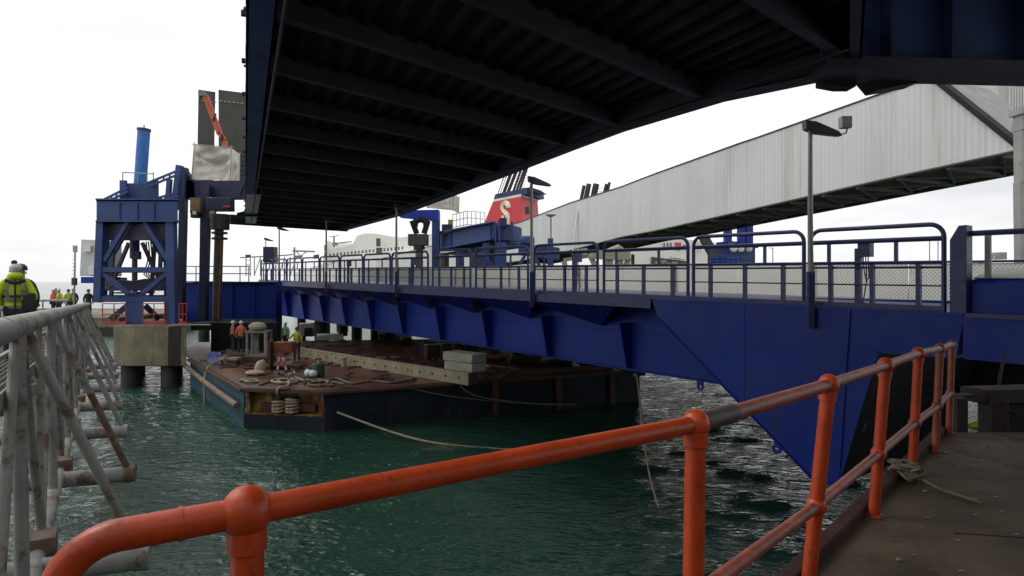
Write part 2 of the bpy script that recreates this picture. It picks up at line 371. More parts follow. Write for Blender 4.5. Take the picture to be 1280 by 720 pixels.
# --- rope lashed to the kerb
def knot(center, n, rad, r, seed, flat=.5):
    q = random.Random(seed); pts = []
    for i in range(n):
        a = i*1.9+q.uniform(-.4, .4); rd = rad*q.uniform(.35, 1)
        pts.append(Vector(center)+V(rd*math.cos(a), rd*math.sin(a), rad*flat*q.uniform(-.2, 1.2)))
    sm = []
    for i in range(n-1):
        p0, p1, p2, p3 = pts[max(i-1, 0)], pts[i], pts[i+1], pts[min(i+2, n-1)]
        for k in range(5):
            t = k/5; sm.append(.5*((2*p1)+(p2-p0)*t+(2*p0-5*p1+4*p2-p3)*t*t+(3*p1-p0-3*p2+p3)*t**3))
    return MB().tube(sm, r, 7)
kn = P(1133, 598, 5.3); kn.z = FL+.05
k1 = knot(kn, 46, .13, .013, 5, .7); tag(k1.build('rope_lashing', 'rope_dark'), 'frayed pale rope knotted round the quay kerb by the orange rail', 'rope')
tl = [kn+V(.05, -.05, 0)]+[V(kn.x+.05+.05*q, kn.y-.1-.16*q, FL+.015) for q in range(1, 4)]
tag(MB().tube(tl, .011, 7).build('rope_tail', 'rope_dark'), 'short frayed rope end on the quay concrete beside the knotted kerb', 'rope')
# --- timber fenders at the end of the quay
def post(name, label, a, b, w, h, m='timber'):
    b = Vector(b); a = V(b.x, b.y, -1.5)
    return tag(MB().bar(a, b, w, h, (0, 1, 0)).build(name, m, None, bevel=.015), label, 'post')
post('timber_post', 'slim dark timber post standing at the far quay end beside the last rail post', P(1196, 566, 7.4), P(1198, 497, 7.4), .14, .14)
q = P(1234, 560, 7.6); post('timber_post', 'thick brown timber fender post at the far quay end by the water gap', q, P(1241, 498, 7.6), .2, .24)
q = P(1262, 560, 7.9); post('timber_post', 'thick dark timber fender post rightmost at the far quay end', q, P(1264, 498, 7.9), .34, .3)
tag(MB().bar(P(1216, 494, 7.7), P(1400, 488, 8.2), .35, .17).build('timber_beam', 'timber', None, bevel=.02), 'heavy dark timber beam lying across the fender posts at the quay end', 'beam')
tag(MB().bar(P(1188, 497, 7.5), P(1212, 494, 7.6), .14, .05).build('timber_plank', 'timber', None, bevel=.008), 'short dark plank laid on top of the slim timber post', 'plank')
mbk = MB(); mbk.prism([P(1252, 548, 7.75), P(1300, 548, 8.0), P(1300, 503, 8.0), P(1252, 503, 7.75)], (.02, .22, 0))
tag(mbk.build('timber_boarding', 'timber'), 'dark vertical timber boarding behind the fender posts', 'boarding')
tag(MB().tube([P(1226, 556, 7.05), P(1250, 551, 7.05), P(1275, 547, 7.0), P(1300, 549, 7.0)], .022, 8).build('loose_bar', 'rust'), 'thin rusty bar lying across the far end of the quay deck', 'bar')
tag(MB().tube([P(1256, 440, 8.3), P(1250, 470, 8.2), P(1247, 492, 8.1), P(1262, 515, 7.6), P(1300, 530, 7.4)], .018, 8).build('hanging_hose', 'black'), 'black hose hanging from the dark blue beam over the fender timbers', 'hose')
fc = P(1213, 521, 28.0); fc.z = -.48
fb = MB(); dv = V(.62, -.2, .38); fb.tube([fc-dv*.75, fc-dv*.55, fc, fc+dv*.55, fc+dv*.7], [.03, .17, .2, .15, .03], 12); fb.cyl(fc-dv*.95, fc-dv*.7, .035, 8)
tag(fb.build('mooring_float', 'hivis_y'), 'bright yellow green float on the water seen through the gap between the quay timbers', 'float')

# joints in the slab, grit and a scrap of pale cord
for (a_, b_) in ((V(2.9, 4.2, FL), V(13, 2.2, FL)), (V(5.2, 6.9, FL), V(9.5, -2, FL))):
    tag(MB().bar(a_+V(0, 0, .003), b_+V(0, 0, .003), .012, .004).build('slab_joint', 'black'), 'dark joint line in the quay concrete', kind='structure')
gt = MB(); rg = random.Random(31)
for i in range(420):
    x, y = rg.uniform(2.2, 8), rg.uniform(2.6, 6.8)
    if x < .86*(y-1.75) + .05: continue
    q = rg.uniform(.004, .016); gt.ball(V(x, y, FL+q*.4), q*rg.uniform(.8, 1.6), q, q*.7, 5, 4)
tag(gt.build('grit', 'grey_paint'), 'grit scattered over the quay concrete', 'grit', kind='stuff')
# ================================================================ the blue linkspan bridge
def deckz(s): return EYE-(.76-.0108*s)
def LS(s, n, h=0.0, z=None): return V(9.9-.583*s+.812*n, 14.4+.812*s+.583*n, (deckz(s)+h) if z is None else z)
D_, N_ = V(-.583, .812, 0).normalized(), V(.812, .583, 0).normalized()
def s_at(u, n):
    r = (u-640)/F; return (9.9+.812*n-r*(14.4+.583*n))/(.583+.812*r)
def LP(u, v, n):
    s = s_at(u, n); p = LS(s, n); p.z = EYE+(H0-v)*p.y/F; return p
SE = 60.0
ls = thing('linkspan', 'long dark blue steel linkspan bridge with a deep triangular end box over the water', 'bridge', LS(0, 0, z=0))
# end box: near plate, end plate, sloping bottom plate, far plate
outl = [LP(815, 375, 0), LP(822, 396, 0), LP(1020, 602, 0), LP(1046, 605, 0), LP(1098, 438, 0), LP(1196, 447, 0), LP(1205, 393, 0), LP(1062, 386, 0)]
MB().prism(outl, N_*.04).build('side_plate', 'blue', ls)
pl = MB()
a, b, c_, e_ = LP(822, 396, 0), LP(1020, 602, 0), LP(1046, 605, 0), LP(1098, 438, 0)
W_ = N_*6.8
def slab(mb, p, q, w0, w1, t):
    """plate spanned by edge p-q, from offset w0 to w1, thickness t"""
    mb.prism([p+w0, q+w0, q+w1, p+w1], t)
nrm = (b-a).cross(N_).normalized(); nrm = nrm if nrm.z < 0 else -nrm
slab(pl, a, b, -N_*.06, W_, nrm*.03)
slab(pl, b, c_, -N_*.06, W_, V(0, 0, -.03))
pl.build('bottom_plate', 'blue', ls)
ep = MB(); slab(ep, c_+N_*.02, e_+N_*.02, N_*.03, W_, D_*.04); ep.build('end_plate', 'shade_black', ls)  # shade of the open recess is put into the plate's colour
MB().prism([p+W_ for p in outl[:5]]+[LP(1098, 384, 0)+W_], N_*.04).build('rear_plate', 'blue', ls)
MB().prism([LP(1098, 438, 0)+N_*.05, LP(1196, 447, 0)+N_*.05, LP(1196, 447, 0)+W_, LP(1098, 438, 0)+W_], (0, 0, .04)).build('soffit_plate', 'blue', ls)
MB().bar(LP(1062, 387, 0)-N_*.02, LP(1048, 604, 0)-N_*.02, .07, .05, N_).build('seam_strip', 'blue', ls)
MB().bar(LP(1066, 437, 0)-N_*.012, LP(1196, 447, 0)-N_*.012, .05, .03, N_).build('seam_strip', 'blue', ls)
MB().bar(LP(1098, 438, 0)-N_*.012, LP(1048, 604, 0)-N_*.012, .05, .03, N_).build('seam_strip', 'blue', ls)
MB().bar(LP(860, 376, 0)-N_*.03, LP(1205, 393, 0)-N_*.03, .07, .06, N_).build('top_strip', 'blue', ls)
# faint butt welds between the side plates
for (p_, q_) in ((LP(930, 380, 0), LP(930, 506, 0)), (LP(842, 418, 0), LP(1053, 430, 0)), (LP(962, 540, 0), LP(1050, 545, 0))):
    MB().bar(p_-N_*.004, q_-N_*.004, .022, .012, N_).build('weld_seam', 'blue', ls)
# lifting lugs
def lug(c, ax, dn, par=ls):
    m_ = MB(); ax = ax.normalized(); dn = dn.normalized(); w = .13
    ring = arc(c+dn*.17, ax*w, dn*w, -math.pi*.0, math.pi, 8); hole = [c+dn*.17+(ax*math.cos(t)+dn*math.sin(t))*.065 for t in [2*math.pi*i/12 for i in range(12)]]
    t = ax.cross(dn).normalized()*.05
    # two half plates round the hole
    o = [c-ax*w, c+ax*w]+ring
    for sgn in (1, -1):
        h = [c+dn*.17+(ax*sgn*math.cos(q)+dn*math.sin(q))*.065 for q in [math.pi/2-math.pi*i/6 for i in range(7)]]
        rim = [c+dn*.17+(ax*sgn*math.cos(q)+dn*math.sin(q))*w for q in [math.pi/2*i/5 for i in range(6)]]
        m_.prism(h+[c, c+ax*sgn*w]+rim, t)
    return m_.build('lifting_lug', 'blue', par)
lug(LP(975, 556, 0)+nrm*.02, (b-a), nrm); lug(LP(876, 477, 1.8), D_, V(0, 0, -1))
# small square anode plates on the end plate
for k, (du, dz) in enumerate(((.9, 2.2), (2.2, 1.5))):
    p0 = c_+(e_-c_)*(.42-.1*k)+N_*(.5+1.1*k); m_ = MB(); m_.bar(p0-N_*.1, p0+N_*.1, .05, .22, (e_-c_).normalized()); m_.build('anode_block', 'blue_rail', ls)
# web girder set back under the deck overhang
def strip(mb, n, s0, s1, z0f, z1f, t, k=12):
    """a long plate along the bridge built in k short lengths so it follows the deck's gradient"""
    for i in range(k):
        sa, sb = s0+(s1-s0)*i/k, s0+(s1-s0)*(i+1)/k
        mb.prism([LS(sa, n, z=z0f(sa)), LS(sb, n, z=z0f(sb)), LS(sb, n, z=z1f(sb)), LS(sa, n, z=z1f(sa))], t)
zb = lambda s: EYE-3.45
MB().prism([LS(3.5, 1.8, z=EYE-3.45), LS(SE, 1.8, z=EYE-3.40), LS(SE, 1.8, -.12), LS(3.5, 1.8, -.12)], N_*.04).build('web_girder', 'blue', ls)
MB().bar(LS(4.5, 1.9, z=EYE-3.47), LS(SE, 1.9, z=EYE-3.42), .5, .05).build('bottom_flange', 'blue', ls)
MB().bar(LS(4.5, 1.765, z=EYE-2.0), LS(SE, 1.765, z=EYE-2.0), .07, .03).build('web_stiffener', 'blue', ls)
MB().bar(LS(SE, -.1, z=EYE-2.0), LS(SE, 20, z=EYE-2.0), .3, 2.6).build('end_girder', 'blue_dark', ls)
MB().prism([LS(3.5, 27, z=EYE-2.0), LS(SE, 27, z=EYE-2.0), LS(SE, 27, -.12), LS(3.5, 27, -.12)], N_*.05).build('far_girder', 'blue_dark', ls)
for k in range(10):
    s = 9+5.1*k; MB().ibeam(LS(s, 1.9, z=EYE-1.6), LS(s, 26.9, z=EYE-1.6), .4, 1.0, .05).build('cross_beam', 'blue_dark', ls)
dk = MB(); dk.prism([LS(0, .05, -.10), LS(SE, .05, -.10), LS(SE, 28.9, -.10), LS(0, 28.9, -.10)], (0, 0, .08)); dk.build('deck_plate', 'blue_dark', ls)
# overhang fascia and its end
fa = MB(); fa.prism([LS(8.95, 0, -.30), LS(SE, 0, -.30), LS(SE, 0, .02), LS(8.95, 0, .02)], N_*.04); fa.build('fascia', 'blue_rail', ls)
MB().prism([LS(8.95, .04, -.3), LS(SE, .04, -.3), LS(SE, 1.78, -.3), LS(8.95, 1.78, -.3)], (0, 0, .02)).build('overhang_soffit', 'blue', ls)
kb = MB(); kb.prism([LS(.2, .12, -.02), LS(SE, .12, -.02), LS(SE, .12, .16), LS(.2, .12, .16)], N_*.02); kb.build('toe_plate', 'blue_rail', ls)
# cantilever brackets and tapering web fins
st = [11.5+4.85*k for k in range(10)]
for s in st:
    g = MB()
    q = s+1.7
    g.prism([LS(q-2.5, .05, -.32), LS(q+2.5, .05, -.32), LS(q, 1.77, -1.25)], V(.004, -.02, -.004)); g.build('sloping_bracket', 'blue', ls)
    g = MB(); g.prism([LS(s, 1.78, -1.0), LS(s, 1.12, -1.0), LS(s, 1.5, z=EYE-3.4), LS(s, 1.78, z=EYE-3.4)], D_*.06); g.build('web_fin', 'blue', ls)
    MB().prism([LS(s-2.2, .9, -.30), LS(s-2.14, .9, -.30), LS(s-2.14, .9, -.62), LS(s-2.2, .9, -.62)], N_*.05).build('hanger_clip', 'blue_rail', ls)
# hinge post plate at the near end
hp = [LP(1187, 393, -.05), LP(1187, 300, -.05), LP(1198, 282, -.05), LP(1208, 281, -.05), LP(1208, 393, -.05)]
MB().prism(hp, N_*.35).build('hinge_post', 'blue_rail', ls, bevel=.01)
# ================================================================ guard rail along the linkspan
gr = thing('guard_rail', 'blue tubular guard rail with round cornered hoops along the near edge of the blue bridge', 'railing', LS(0, .2))
PW = 4.12; nr = .2
PU = [(1180, 1013), (1005, 867), (860, 755), (747, 668), (660, 595), (588, 541), (535, 490)]
PS = [(s_at(a, nr), s_at(b, nr)) for a, b in PU]
while PS[-1][1] < 56: PS.append((PS[-1][1]+.25, PS[-1][1]+4.25))
for k in range(len(PS)):
    s0, s1 = PS[k]; Ht = 2.05; rc = .3
    h = MB(); pts = [LS(s0, nr, 0)]
    pts += arc(LS(s0+rc, nr, Ht-rc), -D_*rc, V(0, 0, rc), 0, math.pi/2, 6); pts += arc(LS(s1-rc, nr, Ht-rc), V(0, 0, rc), D_*rc, 0, math.pi/2, 6); pts.append(LS(s1, nr, 0))
    rp = h.tube(pts, .055 if k < 6 else .06, 10).build('hoop_panel', 'blue_rail', gr)
    MB().cyl(LS(s0+.02, nr+.02, 1.72), LS(s1-.02, nr+.02, 1.72), .06, 8).build('upper_bar', 'blue_rail', rp)
    m_ = MB(); m_.cyl(LS(s0, nr, 1.17), LS(s1, nr, 1.17), .04, 8); m_.cyl(LS(s0, nr+.09, 1.05), LS(s1, nr+.09, 1.05), .03, 6); m_.build('middle_bar', 'blue_rail', rp)
    MB().cyl(LS(s0, nr, .62), LS(s1, nr, .62), .022, 6).build('lower_bar', 'blue_rail', rp)
    for j in range(3):
        ss = s0+(s1-s0)*(.17+.33*j); MB().bar(LS(ss, nr+.03, 0), LS(ss, nr+.03, 1.13), .1, .1, N_).build('stanchion', 'blue_rail', rp)
    for j in (.33, .85): MB().bar(LS(s0+(s1-s0)*j, nr+.06, 1.2), LS(s0+(s1-s0)*j, nr+.06, 1.7), .08, .06, N_).build('short_post', 'blue_rail', rp)
MB().cyl(LS(-.25, nr, 1.80), LS(-8, nr, 1.86), .065, 10).build('end_bar', 'blue_rail', gr)
MB().bar(LS(-.62, nr, 1.75), LS(-.62, nr, .8), .1, .1, N_).build('end_post', 'grey_steel', gr)
# control posts on the walkway
def ctl(s, label):
    c = thing('control_post', label, 'control post', LS(s, .5), 'control posts on the blue bridge')
    MB().bar(LS(s, .5, 0), LS(s, .5, 1.55), .14, .14, N_).build('post', 'blue_rail', c)
    MB().box(LS(s-.18, .5, 1.52), .3, .25, .38, (D_, N_, V(0, 0, 1))).build('switch_box', 'blue_rail', c, bevel=.01)
    for j in range(3): MB().tube([LS(s-.12-.06*j, .5, 1.33), LS(s-.16-.06*j, .46, 1.0-.1*j), LS(s-.2, .5, .7), LS(s-.14, .5, .3), LS(s-.05, .5, .05)], .014, 6).build('cable', 'black', c)
    m_ = MB(); m_.prism([LS(s, .43, 0), LS(s-.32, .43, 0), LS(s, .43, .4)], N_*.02); m_.build('gusset', 'blue_rail', c)
ctl(2.3, 'small blue control post with hanging cables nearest the tall hinge plate'); ctl(13.4, 'blue control post on the bridge walkway beside the pale lamp post'); ctl(27.6, 'blue control post in the middle of the bridge walkway'); ctl(37.5, 'farthest blue control post near the slim lamp post at the far bridge end')
# ================================================================ white barrier between walkway and road
def barrier_material():
    m = mat('perforated_white_panel', (.88, .87, .77), .6, var=.05, vscale=.5, stain=(.5, .46, .36), stain_amt=.3, stain_scale=1.4, streak=.25)
    nt = m.node_tree; b = nt.nodes['Principled BSDF']; lk = b.inputs['Base Color'].links[0].from_socket
    tc = nt.nodes.new('ShaderNodeTexCoord'); x = dot_node(nt, tc.outputs['Object'], tuple(D_)); z = dot_node(nt, tc.outputs['Object'], (0, 0, 1))
    def cell(k):
        q = math_node(nt, 'FRACT', math_node(nt, 'MULTIPLY', k, 1/.125)); return math_node(nt, 'SUBTRACT', q, .5)
    a = cell(math_node(nt, 'ADD', x, z)); c = cell(math_node(nt, 'SUBTRACT', x, z))
    r2 = math_node(nt, 'ADD', math_node(nt, 'MULTIPLY', a, a), math_node(nt, 'MULTIPLY', c, c))
    mk = math_node(nt, 'LESS_THAN', r2, .045)
    mx = nt.nodes.new('ShaderNodeMix'); mx.data_type = 'RGBA'; nt.links.new(math_node(nt, 'MULTIPLY', mk, .8), mx.inputs[0]); nt.links.new(lk, mx.inputs[6]); mx.inputs[7].default_value = (.2, .2, .17, 1)
    nt.links.new(mx.outputs[2], b.inputs['Base Color']); return m
M['barrier'] = barrier_material()
NB = 6.2
ba = thing('road_barrier', 'long white perforated barrier screen standing on the blue bridge behind the guard rail', 'barrier', LS(0, NB))
for k in range(18):
    s0, s1 = .3+3.2*k, .3+3.2*k+3.16; hb = .1
    MB().prism([LS(s0, NB, hb), LS(s1, NB, hb), LS(s1, NB, 1.25), LS(s0, NB, 1.25)], N_*.05).build('screen_panel', 'barrier', ba)
    if k % 2 == 0: MB().bar(LS(s0-.02, NB-.04, 0), LS(s0-.02, NB-.04, 1.28), .06, .06, N_).build('screen_post', 'grey_steel', ba)
MB().bar(LS(.3, NB+.03, 1.30), LS(57.8, NB+.03, 1.30), .12, .07).build('cap_rail', 'blue_dark', ba)
# ================================================================ lamp posts on the bridge
def lamp_proto():
    t = thing('lamp_post', '', 'lamp post', (0, 0, 0), 'lamp posts along the blue bridge')
    MB().bar((0, -.02, -.55), (0, -.02, .95), .16, .14, (0, 1, 0)).build('bracket', 'blue_rail', t)
    p = MB(); p.tube([(0, -.02, .9), (0, 0, 2.6), (0, 0, 4.75)], [.075, .065, .055], 12); p.build('pole', 'lamp', t)
    h = MB(); a = [(-.15, -.13, 4.72), (.12, -.15, 4.62), (.78, -.12, 4.54), (.84, 0, 4.55), (.78, .12, 4.54), (.12, .15, 4.62), (-.15, .13, 4.72)]
    tp = [(-.17, -.12, 4.94), (.1, -.14, 4.9), (.7, -.1, 4.66), (.84, 0, 4.6), (.7, .1, 4.66), (.1, .14, 4.9), (-.17, .12, 4.94)]
    n = 7; h.add(a+tp, [tuple(range(n-1, -1, -1)), tuple(range(n, 2*n))]+[(i, (i+1) % n, n+(i+1) % n, n+i) for i in range(n)])
    hd = h.build('lamp_head', 'lamp_head', t)
    MB().prism([(.14, -.1, 4.612), (.7, -.08, 4.545), (.7, .08, 4.545), (.14, .1, 4.612)], (0, 0, -.012)).build('diffuser', 'grey_paint', hd)
    m_ = MB(); m_.tube([(.8, 0, 4.58), (.95, .0, 4.62), (.98, 0, 4.75)], .02, 6); m_.box((.93, 0, 4.9), .26, .2, .3); cb = m_.build('camera_box', 'grey_steel', t)
    return t, cb
lp, cb = lamp_proto()
lab = ['tall grey lamp post before the triangular blue end box, small box on its arm', 'grey lamp post on the blue bridge just right of the red funnel', 'slim grey lamp post on the bridge beside the blue lifting gear', 'slim grey lamp post on the bridge left of the pale ship dome', 'small lamp post near the far end of the blue bridge']
for i, s in enumerate((3.25, 15.4, 28.4, 40.2, 52.2)):
    o = lp if i == 0 else copy_thing(lp, (0, 0, 0))
    o.location = LS(s, -.12, 0); o.rotation_euler = (0, 0, R(0 if i == 0 else 8)); o['label'] = lab[i]
    if i: [bpy.data.objects.remove(c) for c in list(o.children) if c.name.startswith('camera_box')]
o = copy_thing(lp, LS(58.6, .4, -.2), R(5), 'lamp post farthest along the blue bridge beside the brown signal box', (.9, .9, .9)); [bpy.data.objects.remove(c) for c in list(o.children) if c.name.startswith('camera_box')]
# signal box
sg = thing('signal_box', 'brown and blue traffic signal casing on posts at the far bridge end', 'traffic signal', LS(57, .3))
MB().box(LS(57, .3, 2.55), 1.0, .5, 1.5, rz=0).build('casing', 'blue_dark', sg, bevel=.02)
MB().box(LS(57, .3, 2.55)+V(.62, -.02, 0), .22, .5, 1.45).build('side_visor', 'brown_box', sg)
for q in (-.3, .3): MB().cyl(LS(57, .3, 0)+V(q, 0, 0), LS(57, .3, 1.85)+V(q, 0, 0), .06, 8).build('leg', 'blue_rail', sg)
# ================================================================ shore hinge beam with drum, right of the hinge plate
sh = thing('hinge_beam', 'dark blue shore hinge beam with a rounded housing at the right end of the bridge', 'beam', LS(-2, 0, z=3.5))
MB().prism([LS(-.22, -.02, z=EYE-1.75), LS(-9, -.02, z=EYE-1.85), LS(-9, -.02, -.05), LS(-.22, -.02, -.05)], N_*.6).build('front_plate', 'blue', sh)
MB().prism([LS(-.22, .6, z=EYE-1.1), LS(-9, .6, z=EYE-1.1), LS(-9, 9, z=EYE-1.1), LS(-.22, 9, z=EYE-1.1)], (0, 0, -.6)).build('soffit_slab', 'blue_dark', sh)
cs = []
for t in [math.pi*i/10 for i in range(11)]: cs.append((.9-.75*math.cos(t), .55+.42*math.sin(t)))
prof = [LS(-.32, a, b) for a, b in ((.15, -.05), (.15, .70), (.22, .78), (1.7, 1.0), (1.7, -.05))]
MB().prism(prof, -D_*7).build('rounded_housing', 'blue', sh, bevel=.02)
MB().prism([LS(-.34, .2, .80), LS(-7.3, .2, .80), LS(-7.3, 1.68, 1.02), LS(-.34, 1.68, 1.02)], (0, 0, .02)).build('top_sheet', 'grey_steel', sh)
MB().bar(LS(-.3, -.06, z=EYE-.78), LS(-9, -.06, z=EYE-.78), .05, .1).build('trim_strip', 'blue_rail', sh)
for s in (-3.2, -6.5): MB().bar(LS(s, -.06, z=EYE-1.8), LS(s, -.06, -.1), .08, .08, N_).build('rib', 'blue_dark', sh)
ab_ = thing('abutment', 'dark concrete abutment under the right end of the blue bridge', 'abutment', LS(-2, 8, z=0))
ua = [s_at(u, 8) for u in (1120, 1176, 1236, 1420)]
for a_, b_ in ((0, 1), (2, 3)): MB().prism([LS(ua[a_], 8, z=-2), LS(ua[b_], 8, z=-2), LS(ua[b_], 8, z=2.1), LS(ua[a_], 8, z=2.1)], N_*1.5).build('pier_leg', 'pile', ab_)
MB().prism([LS(ua[0], 8, z=2.1), LS(ua[3], 8, z=2.1), LS(ua[3], 8, z=EYE-1.75), LS(ua[0], 8, z=EYE-1.75)], N_*3).build('cap_beam', 'pile', ab_)
# ================================================================ upper ramp overhead
UH = 4.7
def UL(Z): return V(-.4175*Z+.02, Z)
URP = [(10.6, 5.86), (14.6, 7.95), (16.9, 5.6), (20.3, 3.56), (23.1, 2.3), (28.5, 0), (36, -3.3), (47, -8.2), (58.75, -14.6), (70, -20.6)]
def UR(Z):
    for (a, xa), (b, xb) in zip(URP, URP[1:]):
        if Z <= b: return V(xa+(xb-xa)*(Z-a)/(b-a), Z)
    return V(URP[-1][1], Z)
def U3(p, h): return V(p.x, p.y, EYE+h)
up = thing('upper_ramp', 'huge dark upper ramp deck overhead seen from below with ribs across its underside', 'ramp', V(0, 30, EYE+4.7))
NK = 15; KL = [(11.1+3.0*k, 20.1+2.9*k) for k in range(-2, NK)]
# lead-in over the camera
near_l, near_r = V(1.3, -1.5), V(5.86, 10.6)
pts = [UL(-2.0), UL(KL[-1][0]), UR(KL[-1][1])]+[UR(z) for z in (58.75, 47, 36, 28.5, 23.1, 20.3, 16.9, 14.6)]+[near_r, V(6.5, 4), V(7.2, -4)]
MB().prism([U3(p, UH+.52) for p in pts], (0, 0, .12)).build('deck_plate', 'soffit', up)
for i, (a, b) in enumerate(KL):
    pa, pb = U3(UL(a), UH+.24), U3(UR(b), UH+.24)
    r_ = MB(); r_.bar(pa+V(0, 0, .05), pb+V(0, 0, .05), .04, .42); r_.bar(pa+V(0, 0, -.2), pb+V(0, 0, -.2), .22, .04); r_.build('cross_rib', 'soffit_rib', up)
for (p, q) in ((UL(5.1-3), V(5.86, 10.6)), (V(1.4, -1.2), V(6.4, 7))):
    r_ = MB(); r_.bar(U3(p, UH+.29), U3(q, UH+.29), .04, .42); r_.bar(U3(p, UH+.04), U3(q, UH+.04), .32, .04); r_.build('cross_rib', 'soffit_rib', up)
# trough stiffeners along the deck
a0, a1, b0, b1 = UL(2.1), UL(KL[-1][0]), UR(14.55), UR(KL[-1][1])
for i in range(1, 21):
    t = i/22; p, q = a0+(b0-a0)*t, a1+(b1-a1)*t
    MB().prism([U3(p, UH+.515)+V(-.14, 0, 0), U3(p, UH+.515)+V(.14, 0, 0), U3(p, UH+.41)+V(.07, 0, 0), U3(p, UH+.41)+V(-.07, 0, 0)], U3(q, 0)-U3(p, 0)).build('trough_stiffener', 'soffit', up)
for i in range(7):
    t = (i+.5)/7; p = V(1.3, -2)+(V(6.9, -2)-V(1.3, -2))*t; q = a0+(V(5.8, 10.4)-a0)*t
    MB().prism([U3(p, UH+.515)+V(-.14, 0, 0), U3(p, UH+.515)+V(.14, 0, 0), U3(p, UH+.41)+V(.07, 0, 0), U3(p, UH+.41)+V(-.07, 0, 0)], U3(q, 0)-U3(p, 0)).build('trough_stiffener', 'soffit', up)
# edge beams
def edge_beam(p, q, w, inward, m, name='edge_beam'):
    e = MB(); P0, Q0 = U3(p, UH), U3(q, UH); i_ = Vector(inward)
    e.prism([P0, Q0, Q0+i_*w, P0+i_*w], (0, 0, .04)); 
    e.prism([P0, Q0, Q0+i_*.05, P0+i_*.05], (0, 0, 1.0)); e.prism([P0+i_*w, Q0+i_*w, Q0+i_*(w-.04), P0+i_*(w-.04)], (0, 0, .5))
    return e.build(name, m, up)
edge_beam(UL(-2.0), UL(35), .5, (.91, .41, 0), 'blue_old'); edge_beam(UL(35.02), UL(KL[-1][0]), .85, (.91, .41, 0), 'lamp')  # far length made lighter: light from the open sky put into its colour
ez = [14.6, 16.9, 20.3, 23.1, 28.5, 36, 47, 58.75, KL[-1][1]]
e = MB()
for za, zb2 in zip(ez, ez[1:]):
    P0, Q0 = U3(UR(za), UH), U3(UR(zb2), UH); i_ = V(-.9, -.43, 0)*.75
    e.prism([P0, Q0, Q0+i_, P0+i_], (0, 0, .04)); e.prism([P0, Q0, Q0+i_*.07, P0+i_*.07], (0, 0, 1.0)); e.prism([P0+i_, Q0+i_, Q0+i_*.94, P0+i_*.94], (0, 0, .5))
e.build('edge_beam', 'soffit_rib', up); edge_beam(UR(14.5), near_r, .3, (-.9, .2, 0), 'soffit_rib')
e = MB(); e.bar(U3(UL(KL[-1][0])+V(-1.1, -.4), UH+.3), U3(UR(KL[-1][1]), UH+.3), .3, .8); e.build('end_beam', 'soffit', up)
for i in range(16):
    z_ = 12+i*2.6; p = UL(z_); MB().box(U3(p, UH+.3)+V(-.04, 0, 0), .1, .14, .08, rz=.4).build('edge_cleat', 'blue_dark', up)
for i in range(7):
    z_ = 33+i*3.2; p = UL(z_); MB().box(U3(p, UH-.02)+V(.9, .4, 0), .3, .3, .1, rz=.43).build('bolt_plate', 'soffit', up)
# conduits clipped under the ribs
for k_, (t_, r_) in enumerate(((.05, .035), (.87, .03))):
    p, q = a0+(b0-a0)*t_, a1+(b1-a1)*t_
    cd = MB(); n_ = 14; cd.tube([U3(p+(q-p)*(i/n_), UH-.02-r_-.012*(i % 2)) for i in range(n_+1)], r_, 8); cdo = cd.build('conduit', 'soffit_rib', up)
# ================================================================ approach bridge girder, top right
ap = thing('approach_bridge', 'dark blue panelled girder of the road bridge crossing overhead at the top right', 'bridge', V(9, 14, EYE+4.6))
GY = 14.1
g0, g1 = V(6.75, GY, 0), V(17, GY+.75, 0)
gd = (g1-g0).normalized(); gn = V(gd.y, -gd.x, 0)
def G(x, h, y=0.0): q = g0+gd*x; return V(q.x, q.y+y, EYE+h)
MB().prism([G(.1, 4.72), G(10.5, 4.72), G(10.5, 7.0), G(1.2, 7.0), G(-.0, 5.72)], (0, .05, 0)).build('girder_web', 'blue_old', ap)
MB().prism([G(-.1, 4.5, -.55), G(10.5, 4.5, -.55), G(10.5, 4.5, .4), G(-.1, 4.5, .4)], (0, 0, .10)).build('bottom_flange', 'soffit_rib', ap)
MB().prism([G(-.1, 4.6, -.55), G(10.5, 4.6, -.55), G(10.5, 4.6, -.5), G(-.1, 4.6, -.5)], (0, 0, .16)).build('flange_lip', 'soffit_rib', ap)
for x in (.1, 1.45, 2.85, 4.6, 6.4, 8.2): MB().box(G(x, 5.85, -.2), .05, .4, 2.2).build('web_stiffener', 'blue_dark', ap)
MB().bar(G(0, 5.70, -.15), G(1.3, 7.0, -.15), .3, .05, (0, 1, 0)).build('sloping_edge', 'soffit_rib', ap)
MB().prism([V(6.2, -8, EYE+7.05), V(20, -8, EYE+7.05), V(20, 15.0, EYE+7.05), V(6.2, 14.4, EYE+7.05)], (0, 0, .4)).build('unseen_shade_slab', 'soffit', ap)  # unseen slab, put in overhead to shade the quay
bk = MB(); bk.prism([P(1080, 88, 14.5), P(1084, 97, 14.5), P(1097, 112, 14.5), P(1147, 103, 14.5), P(1143, 92, 14.5), P(1143, 84, 14.5), P(1080, 84, 14.5)], (0, .5, 0)); bk.build('bearing_bracket', 'soffit', ap)
bk = MB(); bk.prism([P(1030, 86, 14.4), P(1030, 104, 14.4), P(1052, 108, 14.4), P(1070, 108, 14.4), P(1071, 88, 14.4)], (0, .4, 0)); bk.build('bearing_bracket', 'soffit', ap)
